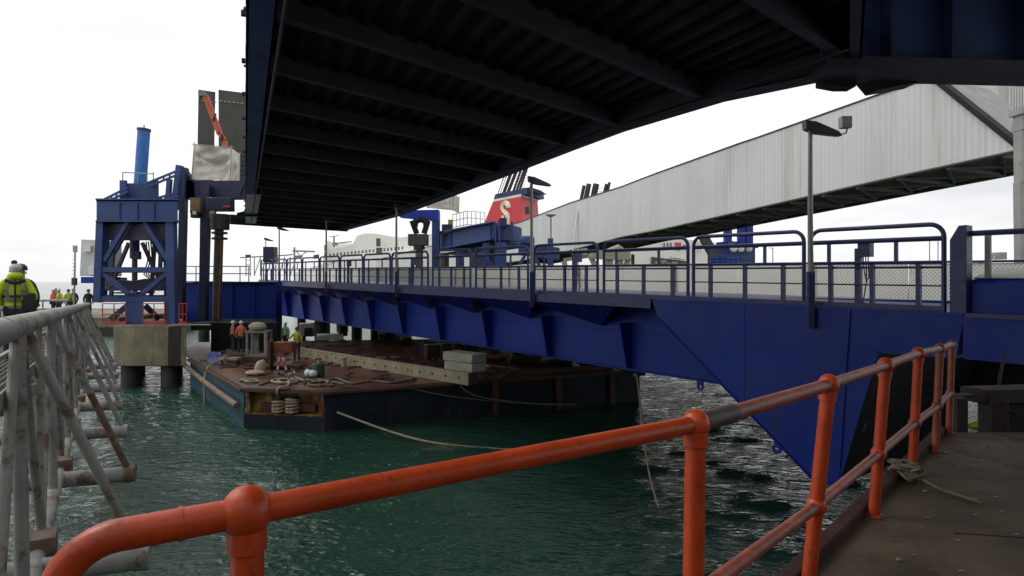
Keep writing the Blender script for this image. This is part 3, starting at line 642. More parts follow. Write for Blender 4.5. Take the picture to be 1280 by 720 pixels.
# ================================================================ tubular access gangway on the left
def TG(Z, dx=0.0, h=0.0): return V(-.95-.635*Z+dx, Z, EYE-(.29+.03*Z)+h)
BOT = -3.05
gw = thing('access_gangway', 'grey tubular steel lattice gangway with rusty braces running out on the left', 'gangway', TG(3, 0, BOT))
gw_t = MB(); gw_t.tube([TG(1.2), TG(12), TG(34.5)], .125, 16); gw_t.build('top_chord', 'galv', gw)
MB().tube([TG(1.2, .05, BOT), TG(34.5, .05, BOT)], .11, 14).build('bottom_chord', 'galv', gw)
INW = V(-.83, -.53, 0).normalized()
def TI(Z, h=0.0): return TG(Z, 0, h)+INW*2.3
MB().tube([TI(1.2), TI(36)], .10, 12).build('top_chord', 'galv', gw)
MB().tube([TI(1.2, BOT), TI(36, BOT)], .10, 12).build('bottom_chord', 'galv', gw)
DZ = 4.05; rr_ = random.Random(4)
for k in range(-1, 7):
    z0 = 6.95+DZ*k
    if z0 < 2: z0 = 2.9
    MB().cyl(TG(z0), TG(z0, .05, BOT), .07, 12).build('vertical', 'galv', gw)
    zm = z0+DZ*.5
    MB().cyl(TG(z0+.15, 0, -.05), TG(zm, .05, BOT+.05), .052, 10).build('diagonal', 'galv', gw)
    MB().cyl(TG(z0+DZ-.15, 0, -.05), TG(zm, .05, BOT+.05), .05, 10).build('diagonal', 'galv', gw)
    MB().cyl(TI(z0), TI(z0, BOT), .07, 8).build('vertical', 'galv', gw)
    MB().cyl(TI(z0+.1), TI(zm, BOT), .055, 8).build('diagonal', 'galv', gw)
    MB().cyl(TG(zm, .0), TG(zm, .05, BOT), .048, 10).build('vertical', 'galv', gw); MB().cyl(TI(zm), TI(zm, BOT), .045, 8).build('vertical', 'galv', gw)
    MB().cyl(TI(z0+DZ-.1), TI(zm, BOT), .055, 8).build('diagonal', 'galv', gw)
    if k < 0: continue
    # outrigger pipe and its brace
    zs = z0+1.5; end = V(.56-.635*zs, zs, EYE-(3.4+.03*zs))
    st = TG(zs, .05, BOT)+INW*2.3; st.z = end.z
    o = MB(); o.cyl(st, end, .15, 16); ou = o.build('outrigger_pipe', 'galv', gw)
    MB().cyl(end-(end-st).normalized()*.16, end+(end-st).normalized()*.02, .165, 16).build('pipe_end', 'galv_rust' if k == 1 else 'galv', ou)
    tp = TG(z0+.55, 0, -.06); bt = end-(end-st).normalized()*.12+V(0, 0, .12)
    if k == 1:
        MB().cyl(tp, lerp(tp, bt, .48), .06, 12).build('brace', 'galv', gw); MB().cyl(lerp(tp, bt, .48), bt, .061, 12).build('brace', 'galv_rust', gw)
    else: MB().cyl(tp, bt, .06, 12).build('brace', 'galv', gw)
    sd = MB(); c = TG(zs, .05, BOT); sd.box(c, .42, .42, .46, rz=.56); sd.build('saddle_plate', 'galv_rust', gw, bevel=.01)
    if k < 5:
        MB().bar(TG(z0, 0, -.88), TI(z0, -.88), .1, .14).build('floor_beam', 'galv_rust', gw)
        MB().bar(TG(z0+1.9, 0, -.95), TI(z0+1.9, -.95), .1, .14).build('floor_beam', 'galv', gw)
# floor grating and inner toe bars
g = MB(); n_ = 26
for i in range(n_):
    t = (i+.5)/n_*2.1+.1; g.bar(TG(2, 0, -.80)+INW*t, TG(33, 0, -.80)+INW*t, .012, .04)
for i in range(150):
    z_ = 2.2+i*.2; g.bar(TG(z_, 0, -.795)+INW*.08, TG(z_, 0, -.795)+INW*2.2, .01, .02)
g.build('floor_grating', 'grey_paint', gw)
MB().bar(TG(2, 0, -.70)+INW*.06, TG(33, 0, -.70)+INW*.06, .02, .16).build('toe_board', 'galv', gw)
MB().bar(TG(2, 0, -.30)+INW*.1, TG(33, 0, -.30)+INW*.1, .05, .05).build('knee_rail', 'galv', gw)
MB().bar(TG(2.3, .05, -1.9)+V(.15, 0, 0), TG(5.4, .05, BOT)+V(.25, 0, 0), .16, .1).build('dark_brace', 'truss', gw)
MB().prism([TG(9.2, -.1, -.8), TG(9.2, .05, -.8), TG(9.2, .08, -1.6), TG(9.2, -.07, -1.6)], (0, .03, 0)).build('number_board', 'offwhite_timber', gw)
tag(MB().tube([TG(4.2, -.35, -.9), TG(4.8, -.2, -.75), TG(5.4, -.2, -.95), TG(5.2, -.4, -1.1)], .045, 8).build('life_hose', 'red'), 'loop of red hose hanging on the inside of the left gangway', 'hose')
# ================================================================ concrete pier with piles
pr_ = thing('concrete_pier', 'stained square concrete pier on dark piles below the left lift tower', 'pier', V(-21.5, 40, 0))
x0, x1 = (142-640)/F*38, (233-640)/F*38
zt = EYE-2.66; zbm = EYE-5.13
b_ = MB(); b_.prism([V(x0, 38, zbm), V(x1, 38, zbm), V(x1-.56*6, 44, zbm), V(x0-.56*6, 44, zbm)], (0, 0, zt-zbm)); b_.build('pier_cap', 'concrete', pr_, bevel=.06)
b_ = MB(); b_.prism([V(x1-1.05, 37.93, zbm+.05), V(x1-.35, 37.93, zbm+.05), V(x1-.35, 37.99, zbm+.05), V(x1-1.05, 37.99, zbm+.05)], (0, 0, 2.3)); b_.build('rubbing_strip', 'timber', pr_)
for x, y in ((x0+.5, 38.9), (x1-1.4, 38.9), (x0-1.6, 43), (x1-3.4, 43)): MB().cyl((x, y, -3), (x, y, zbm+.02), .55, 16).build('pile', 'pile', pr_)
rl = thing('pier_rail', 'thin red guard rail round the top of the concrete pier', 'railing', V(x0, 38.2, zt))
for (ua, ub) in ((128, 157), (179, 206), (224, 233)):
    a, b = (ua-640)/F*38.2, (ub-640)/F*38.2
    m_ = MB()
    for h in (1.25, .62): m_.cyl((a, 38.2, zt+h), (b, 38.2, zt+h), .03, 6)
    m_.build('rail_bar', 'red', rl); MB().bar((a, 38.2, zt+.09), (b, 38.2, zt+.09), .05, .16).build('toe_board', 'red', rl)
    for x in (a, (a+b)/2, b): MB().cyl((x, 38.2, zt), (x, 38.2, zt+1.26), .03, 6).build('post', 'red', rl)
ld = MB(); a, b = (226-640)/F*38.1, (232-640)/F*38.1
tag(MB().bar((a-.4, 37.9, zt+.02), (b+1.6, 37.9, zt+.02), .1, .07).build('pier_plank', 'offwhite_timber'), 'pale plank laid along the edge of the concrete pier top', 'plank')
# ================================================================ left lift tower
def Q(u, v, Z=38.6): return P(u, v, Z)
tw = thing('lift_tower', 'blue steel lift tower with braced legs and a bright blue cylinder on top', 'lift tower', Q(168, 405))
ZF, ZR = 38.6, 42.4
def front_back(f):
    for Z in (ZF, ZR): f(lambda u, v: V((u-640)*ZF/F-.58*(Z-ZF), Z, EYE+(H0-v)*ZF/F))
def frame(T):
    MB().bar(T(123, 378), T(127, 276), .42, .42, (0, 1, 0)).build('leg', 'blue_old', tw)
    MB().bar(T(216, 406), T(214, 276), .5, .45, (0, 1, 0)).build('leg', 'blue_old', tw)
    m_ = MB(); m_.bar(T(168, 264), T(131, 326), .24, .2, (0, 1, 0)); m_.build('brace', 'blue_old', tw)
    m_ = MB(); m_.bar(T(173, 264), T(209, 324), .24, .2, (0, 1, 0)); m_.build('brace', 'blue_old', tw)
    MB().bar(T(126, 337), T(212, 337), .3, .3, (0, 0, 1)).build('cross_member', 'blue_old', tw)
    MB().bar(T(128, 341), T(160, 367), .26, .2, (0, 1, 0)).build('brace', 'blue_old', tw)
    MB().bar(T(210, 341), T(178, 367), .26, .2, (0, 1, 0)).build('brace', 'blue_old', tw)
    MB().bar(T(126, 374), T(212, 374), .3, .34, (0, 0, 1)).build('cross_member', 'blue_old', tw)
front_back(frame)
for u in (125, 214):
    for v in (337, 374):
        a = V((u-640)*ZF/F-.116, ZF+.2, EYE+(H0-v)*ZF/F); b = V(a.x-.58*(ZR-ZF-.4), ZR-.2, a.z); MB().bar(a, b, .26, .26).build('cross_member', 'blue_old', tw)
def TQ(u, v, Z=ZF): return V((u-640)*ZF/F-.58*(Z-ZF), Z, EYE+(H0-v)*ZF/F)
hb = MB(); hb.prism([TQ(121, 278, ZF-.3), TQ(222, 278, ZF-.3), TQ(222, 252, ZF-.3), TQ(121, 252, ZF-.3)], (-.58*(ZR-ZF+.6), ZR-ZF+.6, 0)); hb.build('head_box', 'blue_old', tw, bevel=.03)
for v in (251, 278): MB().prism([TQ(120, v, ZF-.45), TQ(223, v, ZF-.45), TQ(223, v, ZR+.4), TQ(120, v, ZR+.4)], (0, 0, .09)).build('head_flange', 'blue_old', tw)
for u in (149, 171, 192): MB().bar(TQ(u, 276, ZF-.36), TQ(u, 254, ZF-.36), .09, .06, (0, 1, 0)).build('head_stiffener', 'blue_old', tw)
ub = MB(); ub.prism([TQ(150, 250, ZF+.6), TQ(198, 250, ZF+.6), TQ(198, 227, ZF+.6), TQ(150, 227, ZF+.6)], (-1.5, 2.6, 0)); ub.build('upper_box', 'blue_old', tw, bevel=.03)
for u in (154, 194): MB().bar(TQ(u, 251, ZF+.5), TQ(u, 224, ZF+.5), .36, .2, (0, 1, 0)).build('upper_post', 'blue_old', tw)
m_ = MB(); m_.prism([TQ(130, 300, ZF+.4), TQ(206, 300, ZF+.4), TQ(206, 279, ZF+.4), TQ(130, 279, ZF+.4)], (0, .1, 0)); m_.build('inner_plate', 'blue_dark', tw)
cy = MB(); cy.cyl(TQ(175, 228, 40), TQ(180, 157, 40), .36, 18); cyo = cy.build('hydraulic_cylinder', 'cyl_blue', tw)
MB().cyl(TQ(180, 157, 40), TQ(180.2, 154, 40), .4, 18).build('cylinder_cap', 'blue_dark', cyo)
MB().cyl(TQ(180.2, 154, 40), TQ(180.3, 149, 40), .04, 6).build('bleed_pipe', 'grey_steel', cyo)
m_ = MB()
for (a, b, c) in ((146, 198, 216),): 
    m_.cyl(TQ(153, 213, ZF+.7), TQ(192, 215, ZF+.7), .035, 6)
    for u in (153, 172, 184, 192): m_.cyl(TQ(u, 226, ZF+.7), TQ(u, 213, ZF+.7), .03, 6)
m_.build('platform_rail', 'grey_steel', tw)
m_ = MB(); m_.cyl(TQ(168, 278, 40.4), TQ(168, 322, 40.4), .28, 14); m_.build('inner_cylinder', 'blue_dark', tw); MB().cyl(TQ(168, 322, 40.4), TQ(168, 372, 40.4), .16, 12).build('piston_rod', 'ram', tw)
MB().box(TQ(172, 318, 40.2), .3, .3, .5).build('valve_block', 'blue_dark', tw)
pd = MB(); pd.prism([TQ(157, 405, ZF-.1), TQ(179, 405, ZF-.1), TQ(179, 366, ZF-.1), TQ(157, 366, ZF-.1)], (-.9, 1.6, 0)); pd.build('pedestal', 'blue_old', tw, bevel=.03)
MB().box(TQ(168, 366, ZF+.6), 1.4, 2.0, .1).build('pedestal_plate', 'blue_old', tw)
for (a, b, c, d) in ((128, 250, 160, 234), (183, 229, 222, 213), (198, 247, 222, 240)):
    m_ = MB(); m_.bar(TQ(a, b, ZF+.1), TQ(c, d, ZF+.1), .12, .1, (0, 1, 0)); m_.bar(TQ(a, b+5, ZF+.1), TQ(c, d+5, ZF+.1), .12, .1, (0, 1, 0))
    for t in (.15, .35, .55, .75, .93): m_.bar(TQ(a+(c-a)*t, b+(d-b)*t, ZF+.1), TQ(a+(c-a)*t, b+(d-b)*t+5, ZF+.1), .08, .08, (0, 1, 0))
    m_.build('lattice_strut', 'blue_old', tw)
m_ = MB(); m_.bar(TQ(136, 402, 41), TQ(158, 384, 41), .3, .2, (0, 1, 0)); m_.bar(TQ(200, 402, 41), TQ(182, 384, 41), .3, .2, (0, 1, 0)); m_.build('foot_strut', 'blue_dark', tw)
# machinery clutter inside the tower base
mc = MB(); mc.box(TQ(140, 352, 41), 1.0, 1.2, .5); mc.box(TQ(150, 358, 40.6), 1.6, 1.0, .35); mc.tube([TQ(134, 360, 40), TQ(150, 350, 40), TQ(166, 352, 40), TQ(182, 349, 40), TQ(204, 352, 40)], .05, 6); mc.tube([TQ(190, 372, 39.5), TQ(196, 355, 39.5), TQ(205, 350, 39.5)], .045, 6)
mc.build('pipework', 'ram', tw)
MB().prism([TQ(131, 364, 40), TQ(207, 364, 40), TQ(207, 349, 40), TQ(131, 352, 40)], (-.7, 1.2, 0)).build('inner_beam', 'blue_dark', tw)
for (a, b, c, d, z_) in ((140, 348, 160, 300, 41.5), (200, 348, 178, 300, 41.5), (190, 372, 196, 282, 41.8), (136, 372, 139, 282, 41.8), (201, 345, 203, 280, 40.3)): MB().bar(TQ(a, b, z_), TQ(c, d, z_), .2, .18, (0, 1, 0)).build('inner_strut', 'blue_dark', tw)
for q in range(4): MB().tube([TQ(183+3*q, 300, 40.2), TQ(185+3*q, 325, 40), TQ(180+3*q, 343, 39.8), TQ(190+3*q, 351, 39.8)], .04, 6).build('hydraulic_hose', 'black', tw)
# ================================================================ guide frame beside it
gf = thing('guide_frame', 'dark blue portal frame with tall columns beside the lift tower carrying the upper ramp end', 'portal frame', Q(240, 405, 46))
def C(u, v, Z=46): return P(u, v, Z)
MB().bar(C(226, 402), C(230.5, 210), .42, .5, (0, 1, 0)).build('column', 'blue_dark', gf)
MB().bar(P(218, 262, 45), P(225, 207, 45), .34, .5, (0, 1, 0)).build('column', 'blue_old', gf)
MB().bar(P(210, 252, 45.5), P(212, 224, 45.5), .3, .3, (0, 1, 0)).build('column', 'blue_old', gf)
MB().bar(C(254, 400, 45.6), C(259, 232, 45.6), .5, .5, (0, 1, 0)).build('column', 'blue_dark', gf)
MB().bar(C(251.5, 400, 46.3), C(254, 238, 46.3), .16, .5, (0, 1, 0)).build('column', 'black', gf)
MB().bar(P(224, 238, 46.6), P(345, 238, 46.6), 1.2, 1.25).build('head_beam', 'blue_dark', gf)
MB().prism([P(231, 247, 46), P(243, 247, 46), P(243, 230, 46), P(231, 212, 46)], (0, .6, 0)).build('corner_plate', 'blue_dark', gf)
MB().bar(P(298, 243, 45.4), P(312, 210, 45.4), .3, .25, (0, 1, 0)).build('knee_brace', 'blue_dark', gf)
MB().prism([P(296, 266, 45.8), P(330, 258, 45.8), P(330, 270, 45.8), P(296, 270, 45.8)], (0, .5, 0)).build('bearing_shelf', 'soffit', gf)
lb = MB(); lb.prism([P(226, 401, 49), P(345, 404, 49), P(345, 352, 49), P(226, 353, 49)], (0, 1.2, 0)); lb.build('lifting_beam', 'blue', gf)
for u in (248, 290, 318): MB().bar(P(u, 400, 48.9), P(u, 354, 48.9), .12, .1, (0, 1, 0)).build('beam_stiffener', 'blue', gf)
for v in (352, 402): MB().bar(P(226, v, 48.95), P(345, v+1, 48.95), .5, .08).build('beam_flange', 'blue_dark', gf)
m_ = MB()
for v in (333, 342): m_.cyl(P(226, v, 50), P(312, v, 50), .045, 6)
for u in (227, 245, 272, 300, 311): m_.cyl(P(u, 354, 50), P(u, 333, 50), .04, 6)
m_.build('walkway_rail', 'lamp', gf)
rp_ = thing('rear_pier', 'pier block coloured near black for the dark under the lifting ram', 'pier', V(-17.5, 43, 0))
MB().prism([V(-20.0, 42.5, .9), V(-15.6, 42.5, .9), V(-17.5, 47, .9), V(-22, 47, .9)], (0, 0, 2.25)).build('pier_cap', 'shade_black', rp_)  # darkness under the frame is put into the cap's colour
for x in (-19, -16.6): MB().cyl((x, 43.4, -1.5), (x, 43.4, .92), .5, 14).build('pile', 'pile', rp_)
# brown lifting ram hanging from the frame
rm = thing('lifting_ram', 'greasy brown hydraulic lifting ram hanging from the portal frame down to the pier', 'hydraulic ram', P(271, 410, 44.6))
MB().box(P(276, 256, 44.8), 1.6, .9, .9).build('yoke', 'blue_dark', rm, bevel=.04)
MB().cyl(P(275, 268, 44.6), P(275, 287, 44.6), .62, 18).build('cylinder_head', 'black', rm)
for v in (290, 297): MB().cyl(P(274.5, v, 44.6), P(274.5, v+2.4, 44.6), .52, 16).build('collar', 'black', rm)
MB().cyl(P(274, 286, 44.6), P(270.5, 404, 44.6), .3, 16).build('rod', 'ram', rm)
MB().bar(P(276.6, 300, 44.2), P(273, 400, 44.2), .07, .12, (0, 1, 0)).build('toothed_rack', 'brown_box', rm)
MB().box(P(270, 407, 44.6), 2.6, 1.8, .5).build('foot_block', 'black', rm)
MB().prism([P(262, 272, 44.4), P(268, 284, 44.4), P(268, 250, 44.4), P(262, 246, 44.4)], (0, .3, 0)).build('yellow_guard', 'yellow', rm)
MB().box(P(283, 258, 44.2), .5, .1, .13).build('red_plate', 'red', rm)
eb = thing('junction_box', 'rusty brown electrical cabinet hanging between the blue columns', 'cabinet', P(246, 273, 45.2))
MB().box(P(245.5, 257, 45.2), .68, .5, 1.05).build('casing', 'brown_box', eb, bevel=.015)
MB().box(P(245, 268, 45.2), .55, .5, .5).build('lower_casing', 'black', eb, bevel=.015); MB().box(P(243, 266, 44.9), .25, .06, .25).build('white_plate', 'cabin', eb)
# dark upright ramp flaps, scaffold wrapped in tarp, orange boom
fl = thing('ramp_flap', 'narrow dark olive ramp flap standing upright behind the orange boom', 'ramp flap', P(257, 215, 52), 'dark upright ramp flaps')
MB().prism([P(246, 236, 52), P(267, 236, 52), P(269.3, 115, 52), P(248, 112, 52)], (-.12, .25, 0)).build('flap_plate', 'plate_dark', fl)
MB().bar(P(248.2, 126, 51.9), P(270.6, 128, 51.9), .06, .06).build('hinge_line', 'grey_paint', fl)
fl = thing('ramp_flap', 'wide dark olive ramp flap standing upright against the upper ramp edge', 'ramp flap', P(290, 215, 51.5), 'dark upright ramp flaps')
MB().prism([P(273.5, 240, 51.5), P(312, 240, 51.5), P(312, 117, 51.5), P(273, 112, 51.5)], (.1, .25, 0)).build('flap_plate', 'plate_dark', fl)
for i in range(6): MB().bar(P(275+i*5.2, 126+i*.6, 51.4), P(278+i*5.2, 126.4+i*.6, 51.4), .06, .07).build('hinge_lug', 'offwhite_timber', fl)
for i in range(7): MB().bar(P(290, 188+i*6, 51.4), P(312, 188+i*6, 51.4), .06, .07).build('tread_bar', 'plate_dark', fl)
sc = thing('scaffold_screen', 'scaffold platform wrapped in dirty white sheeting on the portal frame', 'scaffold', P(263, 228, 46.6))
tp_ = MB()
def sheet(mb, a, b, c, d, n, bulge, rnd):
    """a sagging sheet with folds between four corners"""
    vs, fs = [], []
    nr_ = (Vector(b)-Vector(a)).cross(Vector(d)-Vector(a)).normalized()
    for j in range(n+1):
        for i in range(n+1):
            s_, t_ = i/n, j/n
            p_ = Vector(a)*(1-s_)*(1-t_)+Vector(b)*s_*(1-t_)+Vector(c)*s_*t_+Vector(d)*(1-s_)*t_
            w_ = math.sin(math.pi*s_)*math.sin(math.pi*t_)
            f_ = .5*math.sin(9*s_+4*t_*t_+rnd)+.35*math.sin(17*t_-6*s_+rnd*2)+.8*math.exp(-((t_-.55-.2*(s_-.5)**2*4)/.06)**2)
            vs.append(p_+nr_*bulge*(w_*.8+f_*.35*min(1, w_*3)))
    for j in range(n):
        for i in range(n):
            q = j*(n+1)+i; fs.append((q, q+1, q+n+2, q+n+1))
    mb.add(vs, fs)
A_, B_, C_, E_ = P(239, 224, 46.2), P(288, 226, 46.2), P(289, 185, 46.2), P(243, 181, 46.2)
bk_ = V(-.3, 2.2, 0)
sheet(tp_, A_, B_, C_, E_, 34, -.8, 1.0); sheet(tp_, A_+bk_, A_, E_, E_+bk_, 14, .15, 2.0); sheet(tp_, B_, B_+bk_, C_+bk_, C_, 14, .15, 3.0)
tp_.build('sheeting', 'tarp', sc)
m_ = MB()
for p_, q_ in ((A_, E_), (B_, C_), (A_+bk_, E_+bk_), (B_+bk_, C_+bk_)): m_.cyl(p_+V(0, 0, -.3), q_+V(0, 0, .2), .03, 6)
m_.cyl(E_+V(-.2, 0, .05), C_+V(.2, 0, .05), .03, 6); m_.build('scaffold_pole', 'grey_steel', sc)
MB().box((A_+B_)/2+V(0, 1.1, -.14), 3.0, 2.4, .12).build('scaffold_board', 'timber', sc)
bm_ = thing('boom_lift', 'orange articulated boom arm reaching up above the white sheeted scaffold', 'boom lift', P(281, 184, 47.5))
for (a, b, w_) in (((281, 190), (281, 176), .3), ((281, 176), (274, 166), .3), ((275, 168), (257, 120), .36)):
    p_, q_ = P(*a, 47.5), P(*b, 47.5); MB().bar(p_, q_, w_, .34, (0, 1, 0)).build('boom_section', 'boom', bm_, bevel=.02)
MB().bar(P(278, 171, 47.3), P(258, 119, 47.3), .1, .1, (0, 1, 0)).build('boom_cylinder', 'red', bm_)
MB().box(P(253, 118, 47.4), .4, .5, .3).build('boom_head', 'grey_paint', bm_); MB().bar(P(252, 117, 47.4), P(249.5, 127, 47.4), .07, .07, (0, 1, 0)).build('hook_arm', 'black', bm_)
MB().bar(P(270, 142, 47.2), P(266, 151, 47.2), .1, .1, (0, 1, 0)).build('hose_carrier', 'black', bm_); MB().bar(P(278, 168, 47.2), P(276, 176, 47.2), .12, .12, (0, 1, 0)).build('hose_carrier', 'black', bm_)
# pale cabin, mast, platform with its rail behind the gangway
cb_ = thing('service_cabin', 'pale grey service cabin on a blue bracket left of the lift tower', 'cabin', P(110, 346, 43))
MB().prism([P(99.5, 345, 43), P(124, 345, 43), P(124, 300, 43), P(101.5, 299, 43)], (0, 2.5, 0)).build('walls', 'cabin', cb_, bevel=.03)
MB().box(P(110, 311, 42.9), .45, .2, .4).build('lamp_box', 'white', cb_); MB().box(P(115, 338, 42.9), .35, .2, .6).build('meter_box', 'white', cb_)
MB().prism([P(101, 354, 42.9), P(126, 354, 42.9), P(126, 346, 42.9), P(101, 346, 42.9)], (0, 2.2, 0)).build('bracket', 'blue', cb_)
ms = thing('mast', 'thin grey ladder mast standing left of the pale cabin', 'mast', P(93, 378, 44))
MB().cyl(P(92.6, 385, 44), P(94, 308, 44), .06, 8).build('pole', 'lamp', ms); MB().box(P(94, 311, 44), .2, .2, .45).build('sensor', 'lamp', ms); MB().box(P(93, 352, 44), .25, .25, .5).build('switch_box', 'lamp_head', ms)
for i in range(8): MB().bar(P(90, 320+i*4.5, 44), P(94, 320+i*4.5, 44), .03, .03).build('rung', 'lamp', ms)
plz = EYE-2.42
tag(MB().prism([V(-60, 41, plz), V(-25.2, 41, plz), V(-25.2, 52, plz), V(-60, 52, plz)], (0, 0, -.6)).build('far_platform', 'concrete', None), 'far concrete landing platform', 'platform', kind='structure')
for x in range(-56, -24, 8): tag(MB().cyl((x, 42.5, -2), (x, 42.5, plz-.6), .4, 10).build('platform_pile', 'pile'), 'dark pile under the far landing platform', 'pile', 'piles under the far landing platform')
prl = thing('platform_rail', 'pale pipe rail along the far platform in front of the distant workers', 'railing', V(-40, 41.3, plz))
m_ = MB(); m_.cyl((-58, 41.3, plz+1.1), (-28.6, 41.3, plz+1.1), .07, 8); m_.cyl((-58, 41.3, plz+.55), (-28.6, 41.3, plz+.55), .05, 8); m_.build('rail_bar', 'galv', prl)
for i in range(20): MB().cyl((-58+i*1.54, 41.3, plz), (-58+i*1.54, 41.3, plz+1.1), .045, 6).build('post', 'galv', prl)
# ================================================================ barge
BD = EYE-4.7
def BP(u, v, h=0.0):
    """point on the barge deck plane (or h above it)"""
    Z = (EYE-BD-h)*F/(v-H0); return V((u-640)*Z/F, Z, BD+h)
def BZ(u, Z, h=0.0): return V((u-640)*Z/F, Z, BD+h)
A, C = V(-8, 27.2, BD), V(-11.7, 27.9, BD); B, E, D = V(5.7, 33.3, BD), V(1.0, 52, BD), V(-19.4, 38.6, BD)
bg_ = thing('work_barge', 'low rusty flat deck barge with blue hull moored under the bridge', 'barge', V(-5, 35, 0))
MB().prism([C, A, B, E, V(-26, 48, BD), D], (0, 0, -.06)).build('deck', 'barge_deck', bg_)
dn = lambda p, z: V(p.x, p.y, z)
def wall(p, q, m, name='hull_side', z0=-1.5, z1=BD-.06, t=.08):
    d = (q-p).normalized(); n = V(-d.y, d.x, 0)
    return MB().prism([dn(p, z0), dn(q, z0), dn(q, z1), dn(p, z1)], n*t).build(name, m, bg_)
wall(A, B, 'hull_blue'); wall(D, C, 'hull_teal'); wall(B, E, 'hull_blue')
# recessed mooring pocket across the corner
ca = (A-C).normalized(); inn = V(-ca.y, ca.x, 0)
wall(C, A, 'hull_blue', 'hull_side', -1.5, .18)
MB().prism([dn(C+inn*.55, .18), dn(A+inn*.55, .18), dn(A+inn*.55, BD-.06), dn(C+inn*.55, BD-.06)], inn*.06).build('pocket_plate', 'rust_yellow', bg_)
MB().prism([dn(C, .15), dn(A, .15), dn(A+inn*.55, .15), dn(C+inn*.55, .15)], (0, 0, .05)).build('pocket_floor', 'rust_yellow', bg_)
for p in (C+ca*.12, A-ca*.12): MB().bar(dn(p+inn*.3, .2), dn(p+inn*.3, BD-.06), .14, .5, (0, 1, 0)).build('pocket_post', 'rust_yellow', bg_)
MB().bar(dn(C, BD-.10)+inn*-.02, dn(A, BD-.10)+inn*-.02, .1, .12).build('pocket_lintel', 'rust', bg_)
for t in (1.15, 2.75): MB().box(dn(C+ca*t+inn*.45, .45), .9, .2, .34, rz=-.18).build('fairlead_box', 'rust', bg_, bevel=.02)
for t, n_ in ((1.55, 4), (2.2, 5)):
    p = C+ca*t+inn*.22
    bo = MB().cyl(dn(p, .2), dn(p, .95), .17, 14).build('mooring_bollard', 'rust', bg_)
    for k in range(n_):
        m_ = MB(); m_.tube([dn(p, .34+.12*k)+V(.26*math.cos(a), .22*math.sin(a), .03*math.sin(a+k)) for a in [2*math.pi*i/16 for i in range(16)]], .06, 8, closed=True)
        tag(m_.build('rope_coil', 'rope'), 'turns of pale rope round a bollard in the yellow mooring pocket of the barge', 'rope', 'rope turns round the barge bollards')
fd = MB(); f0, f1 = dn(D, .85)+V(-.22, -.16, 0), dn(C, .55)+V(-.22, -.16, 0)
fd.tube([lerp(f0, f1, i/10)+V(0, 0, -.06*math.sin(math.pi*i/10)) for i in range(11)], .14, 10); fd.build('rubbing_fender', 'galv_rust', bg_)
MB().bar(A+V(.05, -.12, -.09), B+V(0, -.12, -.09), .14, .12).build('deck_edge', 'rust', bg_)
MB().bar(D+V(-.1, -.06, -.09), C+V(-.06, -.06, -.09), .14, .12).build('deck_edge', 'rust', bg_)
ab = (B-A).normalized(); abn = V(-ab.y, ab.x, 0)
def AB(t, n=0.0, h=0.0): q = A+ab*t+abn*n; return V(q.x, q.y, BD+h)
# low end platform with fender at the right end
MB().prism([AB(15.03, .1, -.35), AB(16.2, .1, -.35), AB(16.2, 4, -.35), AB(15.03, 4, -.35)], (0, 0, -1.9)).build('end_step', 'hull_blue', bg_)
MB().prism([AB(15.03, 0, -.22), AB(16.5, 0, -.22), AB(16.5, 4, -.22), AB(15.03, 4, -.22)], (0, 0, -.14)).build('end_step_deck', 'timber', bg_)
for t in (7.8, 11.2, 14.3): MB().bar(AB(t, -.14, -.12), AB(t+.1, -.14, -1.7), .28, .12, abn).build('hull_fender', 'rust', bg_)
# raised coaming along the right half
MB().prism([AB(8.7, .5, 0), AB(14.8, .5, 0), AB(14.8, .62, 0), AB(8.7, .62, 0)], (0, 0, .26)).build('coaming', 'rust', bg_)
# ---- deck cargo
gb = thing('cargo_girder', 'long cream perforated plate girder lying across the barge deck', 'girder', BP(480, 470))
ga, gb2 = BP(372, 446), BP(585, 482); ga.z = gb2.z = BD
gd_ = (gb2-ga).normalized(); gx = V(-gd_.y, gd_.x, 0)
MB().prism([ga, gb2, gb2+V(0, 0, .52), ga+V(0, 0, .52)], gx*.06).build('web_plate', 'cream', gb)
L_ = (gb2-ga).length
MB().bar(ga+V(0, 0, .54)+gx*.1, gb2+V(0, 0, .54)+gx*.1, .24, .04).build('flange', 'cream', gb)
for i in range(16):
    p = ga+gd_*(L_*(i+.6)/16.2)-gx*.012+V(0, 0, .28); MB().cyl(p, p+gx*.02, .06, 10).build('drain_hole', 'black', gb)
MB().prism([gb2, gb2+gx*.5, gb2+gx*.5+V(0, 0, .5), gb2+V(0, 0, .5)], gd_*.05).build('end_plate', 'rust', gb)
bundle = gb2-gd_*1.75+gx*.1
for k, lb_ in enumerate(('lower pale baulk of the timber stack on the barge girder', 'upper pale baulk of the timber stack on the barge girder')):
    m_ = MB(); p = bundle+V(0, 0, .57+.41*k); m_.prism([p-gd_*.1*k, p+gd_*1.9, p+gd_*1.9+gx*.9, p+gx*.9-gd_*.1*k], (0, 0, .39))
    tag(m_.build('timber_baulk', 'offwhite_timber', None, bevel=.02), lb_, 'timber', 'pale baulks stacked on the barge')
